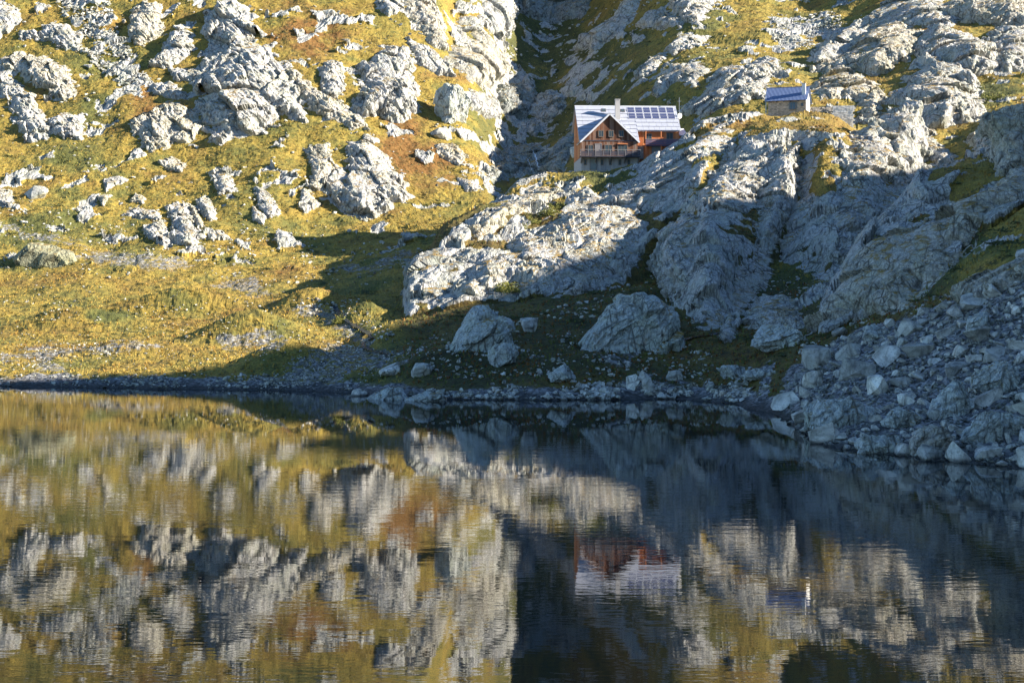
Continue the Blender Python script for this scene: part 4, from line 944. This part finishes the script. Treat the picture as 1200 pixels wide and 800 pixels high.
for z in (4.36, 4.64, 4.92): MB().box(6.3, 12.0, 1.72, 1.76, z, z+.24).build('railing_board', 'violet_wood', b2)
MB().box(6.25, 12.05, 1.68, 1.80, 5.18, 5.27).build('handrail', 'grey_wood', b2)
for x in (6.3, 8.9, 11.85): MB().box(x, x+.16, 1.80, 1.96, 2.0, 6.6).build('post', 'wood_orange', b2)
window(R_, 7.0, 4.9, .9, 1.3, 2.94); window(R_, 10.6, 4.5, 1.0, 1.9, 2.94); door(R_, 5.55, 2.0, .95, 2.05, 2.94); door(R_, 8.35, 1.9, 1.5, 2.2, 2.94); window(R_, 10.6, 2.5, .8, 1.1, 2.94)
ax = MB().box(12.1, 13.6, 4.2, 8.0, -.5, 6.1).build('annex', 'wood_orange', R_)
MB().slab((12.48, 3.9, 6.0), (1.4, 0, 0), (0, 4.3, 1.6), (0, -.05, .14)).build('annex_roof', 'roof_trim', ax); window(ax, 12.9, 4.3, .5, .9, 4.16, bars=0)
MB().box(11.9, 15.0, 3.6, 4.0, 2.0, 4.0).build('terrace_wall', 'wood_orange', R_)
ds = bmesh.new(); bmesh.ops.create_uvsphere(ds, u_segments=14, v_segments=8, radius=.5)
for vtx in ds.verts: vtx.co.y = abs(vtx.co.y)*.25 if False else vtx.co.y*.22
mee = bpy.data.meshes.new('satellite_dish'); ds.to_mesh(mee); ds.free(); mee.materials.append(M['white']); dsh = link('satellite_dish', mee, R_, (12.75, 5.6, 9.6)); dsh.rotation_euler = (.2, 0, .5)
MB().box(-.03, .03, .05, .11, -.9, .2).build('bracket', 'metal', dsh)
MB().box(12.9, 12.98, 7.0, 7.08, 7.0, 13.0).box(12.65, 13.25, 7.02, 7.06, 12.3, 12.36).build('antenna_mast', 'metal', R_)
# --- stone hut
S_ = tag(empty('stone_hut', (46.9, 244.6, 39.75), math.radians(-19)), 'small stone hut with a blue metal roof on the upper rocks', 'stone hut')
sw = MB().box(-3.2, 3.2, 0, 4.8, -1.5, 2.55); sw.prism([(-3.2,0,2.55),(-3.2,4.8,2.55),(-3.2,2.4,4.75)], (6.4,0,0)); sw.build('wall', 'stonewall', S_)
MB().box(3.203, 3.25, .02, 4.78, -1.4, 2.5).prism([(3.203,.05,2.5),(3.203,4.75,2.5),(3.203,2.4,4.62)], (.047,0,0)).build('end_wall_sunlit', 'white', S_)  # white skin paints the sun's brightness onto this stone wall
nW = 64; rv, rf_ = [], []
for side in (0, 1):
    base = len(rv)
    for j in range(2):
        for i in range(nW*2+1):
            x = -3.75+7.3*i/(nW*2); y = 2.4+(-1 if side == 0 else 1)*(2.85*j); z = 4.95-.92*abs(y-2.4) + .035*math.cos(i*math.pi/2.0)
            rv.append((x, y, z))
    k = nW*2+1; rf_ += [(base+i, base+i+1, base+k+i+1, base+k+i) for i in range(nW*2)]
mee = bpy.data.meshes.new('roof'); mee.from_pydata(rv, [], rf_); mee.materials.append(M['blue_roof']); hr = link('roof', mee, S_)
so = hr.modifiers.new('thick', 'SOLIDIFY'); so.thickness = .05
MB().box(-3.78, 3.58, 2.28, 2.52, 4.93, 5.02).build('ridge_cap', 'blue_roof', hr)
for k in range(6): x = -3.0+k*1.2; MB().box(x, x+.14, -.42, 0, 2.22, 2.40).build('rafter_end', 'dark_wood', S_)
cc = MB().box(2.45, 3.05, .55, 1.15, 2.9, 5.25).build('chimney', 'white', S_); MB().box(2.38, 3.12, .48, 1.22, 5.25, 5.36).build('chimney_cap', 'concrete', cc)
w2 = window(S_, 1.0, .9, .9, 1.15, -.005, bars=1); MB().box(.30, .52, -.06, -.01, .85, 2.1).box(1.48, 1.70, -.06, -.01, .85, 2.1).build('shutter', 'door_grey', w2)
window(S_, 2.6, 1.4, .35, .4, -.005, bars=0)
MB().box(-3.55, -3.48, -.3, -.23, -.5, 6.6).build('flag_pole', 'metal', S_)
def stack_wall(label, px0, px1, ptop, pbot, Yw, rz, seed, mat):
    """dry stone wall laid stone by stone"""
    rg = random.Random(seed); X0, X1 = (px0-600)/F*Yw, (px1-600)/F*Yw; zt, zb = pz(ptop, Yw), pz(pbot, Yw)-2.6; Lw = X1-X0
    t = tag(empty('dry_stone_wall', (X0, Yw, zb), rz), label, 'stone wall', 'dry stone walls by the stone hut'); m = MB(); z = 0.0
    while z < zt-zb:
        h = rg.uniform(.16, .30); x = -rg.uniform(0, .3)
        while x < Lw:
            w_ = rg.uniform(.22, .55); j = rg.uniform(-.05, .05); tp = rg.uniform(0, .04)
            m.prism([(x+.01, j, z), (x+w_-.02, j, z+tp), (x+w_-.02, .75, z+tp), (x+.01, .75, z)], (0, 0, h-.02), rg.random()); x += w_
        z += h
    o = m.build('wall_stones', mat, t); o['kind'] = 'stuff'; return t
stack_wall('low brown stone wall adjoining the stone hut on its right', 951, 977, 126, 137, 243.6, 0, 3, 'drystone')
stack_wall('sunlit end block of the terrace wall right of the stone hut', 977, 999, 124.5, 139, 242.6, math.radians(-6), 4, 'white')  # white colour stands in for sunlight on this end of the wall
# ------------------------------------------------------------------ waterfall and stream
def strip(name, pts, widths, mat, lift, kind='structure', out=0.0):
    px, py = [p[0] for p in pts], [p[1] for p in pts]; n = 60
    tt = np.linspace(0, len(pts)-1, n); ppx, ppy = np.interp(tt, range(len(pts)), px), np.interp(tt, range(len(pts)), py)
    X, Y, Z = hit(ppx, ppy); P = np.stack([X, Y-out, Z+lift], 1); wd = np.interp(tt, range(len(widths)), widths)
    P = np.stack([np.convolve(np.pad(P[:,k], 3, mode='edge'), np.ones(7)/7, 'valid') for k in range(3)], 1)
    P[:,2] = np.maximum(P[:,2], base_h(P[:,0], P[:,1])+lift) if out == 0 else P[:,2]
    P[:,0] += .25*fbm(P/1.5, 3, 5); V = []
    d = np.gradient(P[:,:2], axis=0); d /= np.linalg.norm(d, axis=1)[:,None]+1e-6
    for k in range(n):
        nx, ny = (-d[k,1], d[k,0]) if out == 0 else (1.0, 0.0); w_ = wd[k]*(.75+.5*abs(math.sin(k*1.7)))
        for s in (-.5, -.17, .17, .5): V.append((P[k,0]+nx*w_*s, P[k,1]+ny*w_*s, P[k,2]))
    i = np.arange(n*4).reshape(n, 4); q = np.stack([i[:-1,:-1], i[1:,:-1], i[1:,1:], i[:-1,1:]], -1).reshape(-1, 4)
    return tag(link(name, mesh_np(name, V, q, M[mat])), kind=kind)
M['foam'] = flat('white_water', (.62,.66,.70), .5, 0, .2, 3)
tw = NT('stream_water'); tw.b.inputs['IOR'].default_value = 1.6; M['streamw'] = tw.fin((.03,.035,.04), .15, tw.bump(tw.noise(4, 3), 1.0, .25))
def falls(name, pts, w):
    """thin white thread hugging the wet rock wall"""
    o = WALL; V = []; n = 40
    for k in range(n):
        t_ = k/(n-1)*(len(pts)-1); j = min(int(t_), len(pts)-2); px = pts[j][0]+(pts[j+1][0]-pts[j][0])*(t_-j) + .5*math.sin(k*.9)+.3*math.sin(k*2.3); py = pts[j][1]+(pts[j+1][1]-pts[j][1])*(t_-j)
        d = Vector(((px-600)/F, 1, (HY-py)/F)); ok, loc, nrm, ix = o.ray_cast(Vector((0,0,HC))-o.location, d)
        if not ok: continue
        p = loc + o.location - d.normalized()*.18; ww = w*(.6+.8*abs(math.sin(k*1.3)))
        V += [p+Vector((-ww/2, 0, 0)), p+Vector((0, -.06, .02)), p+Vector((ww/2, 0, 0))]
    i_ = np.arange(len(V)).reshape(-1, 3); q = np.stack([i_[:-1,:-1], i_[1:,:-1], i_[1:,1:], i_[:-1,1:]], -1).reshape(-1, 4)
    tag(link(name, mesh_np(name, [tuple(v) for v in V], q, M['foam'])), kind='structure')
bpy.context.view_layer.update(); WALL = [o for o in COL.objects if str(o.get('label', '')).startswith('wet blue rock wall')][0]
falls('waterfall', [(624,176),(628,184),(630,194),(636,203)], .26); falls('waterfall', [(618,186),(622,196),(626,204)], .12)
strip('stream', [(388,352),(398,368),(420,384),(440,394),(425,402),(436,410),(462,416)], [.5,.7,.9,1.1,.9,1.2,.9], 'streamw', .04)
strip('stream', [(790,402),(812,396),(835,393),(862,386)], [.8,1.0,1.0,.7], 'streamw', .10)
# ------------------------------------------------------------------ plants
def mat_leaf(name, c0, c1):
    t = NT(name); n = t.noise(1.6, 3); t.b.inputs['Subsurface Weight'].default_value = 0
    return t.fin(t.mix(n, c0, c1), .75)
M['bush'] = mat_leaf('bush_leaves', (.09,.115,.025), (.26,.235,.055)); M['juniper'] = mat_leaf('juniper', (.030,.042,.016), (.075,.085,.028)); M['twig'] = flat('twig', (.12,.08,.05), .9)
def leafclump(n, seed, spread=(1,1,.8), leaf=.16):
    rg = np.random.default_rng(seed); c = rg.normal(0, 1, (7, 3))*np.array(spread)*.38; c[:,2] = np.abs(c[:,2])
    k = rg.integers(0, 7, n); P = c[k] + rg.normal(0, .24, (n, 3))*np.array(spread); P[:,2] = np.abs(P[:,2])
    a = rg.normal(0, 1, (n,3)); a /= np.linalg.norm(a, axis=1)[:,None]; b = np.cross(a, rg.normal(0, 1, (n,3))); b /= np.linalg.norm(b, axis=1)[:,None]; l = leaf*rg.uniform(.6, 1.3, n)[:,None]
    V = np.stack([P-a*l, P+b*l*.45, P+a*l, P-b*l*.45], 1).reshape(-1, 3); return V, np.arange(n*4).reshape(n, 4)
SH = [('large yellow green bush at the foot of the sunlit knoll face', 598, 342, 40, 17),
 ('bush at the lower left of the shrub row on the knoll', 612, 268, 16, 10), ('dark leaved bush second from left in the knoll shrub row', 626, 261, 18, 11), ('tallest bush in the middle of the knoll shrub row', 643, 252, 22, 15),
 ('sunlit bush right of the tallest one in the row', 658, 245, 18, 12), ('pale bush fourth from right end of the shrub row', 669, 239, 15, 11), ('small bush near the right end of the shrub row', 680, 234, 14, 10), ('last bush at the right end of the shrub row', 690, 229, 13, 8),
 ('green bush in the turf at the far right below the domes', 1166, 118, 30, 14), ('dark bush beside the stream in the valley', 396, 378, 22, 12)]
for k, (lb, x, y, w_, h_) in enumerate(SH):
    X, Y, Z = [float(a[0]) for a in hit([x], [y])]; W, Hh = w_*Y/F, h_*Y/F; V, q = leafclump(900 if w_ > 20 else 500, 500+k, leaf=.09)
    V = V/np.array((1.9, 1.9, 1.5)); bsh = tag(empty('bush', (X, Y-.1, Z-.1)), lb, 'bush', 'bushes of the valley')
    link('foliage', mesh_np('foliage', V*np.array((W, W*.8, Hh*1.4)), q, M['bush']), bsh)
    st = MB()
    for j in range(5): a = j*1.3; st.prism([(-.03,0,-.3),(.03,0,-.3),(.03+.3*W*math.cos(a)*.6,.3*W*math.sin(a)*.6,Hh*.8),(-.0+.3*W*math.cos(a)*.6,.3*W*math.sin(a)*.6,Hh*.8)], (0,.05,0))
    st.build('stem', 'twig', bsh)
# low juniper cushions and grass tussocks, too many to count
def scatter_ground(n, seed, fn):
    rg = np.random.default_rng(seed); pick = rg.choice(len(tx), n*6, p=None); okp = fn(pick, rg); pick = pick[okp][:n]; return pick, rg
pk, rg = scatter_ground(1700, 21, lambda p, r: (rock[p] < .2) & (grav[p] < .3) & (tz[p] > 4) & (vpy[p] > -10) & (soil[p]+.5*ft[p] > r.uniform(-.05, .45, len(p))) & (vpx[p] > -20) & (vpx[p] < 1220))
Vs, Fs, off = [], [], 0; cl = [leafclump(46, 700+k, (1.2, 1.2, .5), .2) for k in range(6)]
for j, i in enumerate(pk):
    v, f = cl[j % 6]; s = rg.uniform(.25, .75)*(1.4 if rg.random() < .15 else 1); Vs.append(v*np.array((s*1.4, s*1.2, s*.8))+TV[i]); Fs.append(f+off); off += len(v)
tag(link('juniper_cushions', mesh_np('juniper_cushions', np.concatenate(Vs), np.concatenate(Fs), M['juniper'])), 'dark low juniper and bilberry cushions dotted over the slopes', 'shrubs', kind='stuff')
def mat_tuft():
    t = NT('dry_grass'); a = t.attr('tone'); c = t.ramp(a, (0, (.17,.075,.022)), (.3, (.34,.21,.045)), (.55, (.37,.265,.060)), (.8, (.20,.19,.045)), (1, (.09,.11,.028)))
    return t.fin(c, .8)
M['tuft'] = mat_tuft()
pk, rg = scatter_ground(32000, 22, lambda p, r: (rock[p] < .25) & (grav[p] < .5) & (tz[p] > 1.0) & (vpy[p] > -10) & (vpx[p] > -20) & (vpx[p] < 1220) & ~pad[p])
n = len(pk); c = TV[pk] + np.stack([rg.normal(0, .3, n), rg.normal(0, .1, n), np.full(n, -.04)], 1); hgt = rg.uniform(.16, .42, n)
V = np.empty((n, 3, 3, 3)); 
for k in range(3):
    a = rg.uniform(0, 6.28, n); w_ = rg.uniform(.05, .12, n); ln = rg.normal(0, .16, (n, 2))
    dx, dy = np.cos(a)*w_, np.sin(a)*w_
    V[:,k,0] = c + np.stack([dx, dy, 0*dx], 1); V[:,k,1] = c - np.stack([dx, dy, 0*dx], 1); V[:,k,2] = c + np.stack([ln[:,0], ln[:,1], hgt], 1)
me = mesh_np('alpine_grass', V.reshape(-1, 3), np.arange(n*9).reshape(-1, 3), M['tuft'])
tn = np.clip(.5*tone[pk] + .45 + rg.normal(0, .14, n), 0, 1); hth = heath_shade[pk] > .45; tn = np.where(hth, np.where(rg.random(n) < .5, rg.uniform(0, .06, n), rg.uniform(.85, 1, n)), tn); add_attr(me, 'tone', np.repeat(tn, 9))
tag(link('alpine_grass', me), 'dry yellow alpine grass covering the slopes', 'grass', kind='stuff')
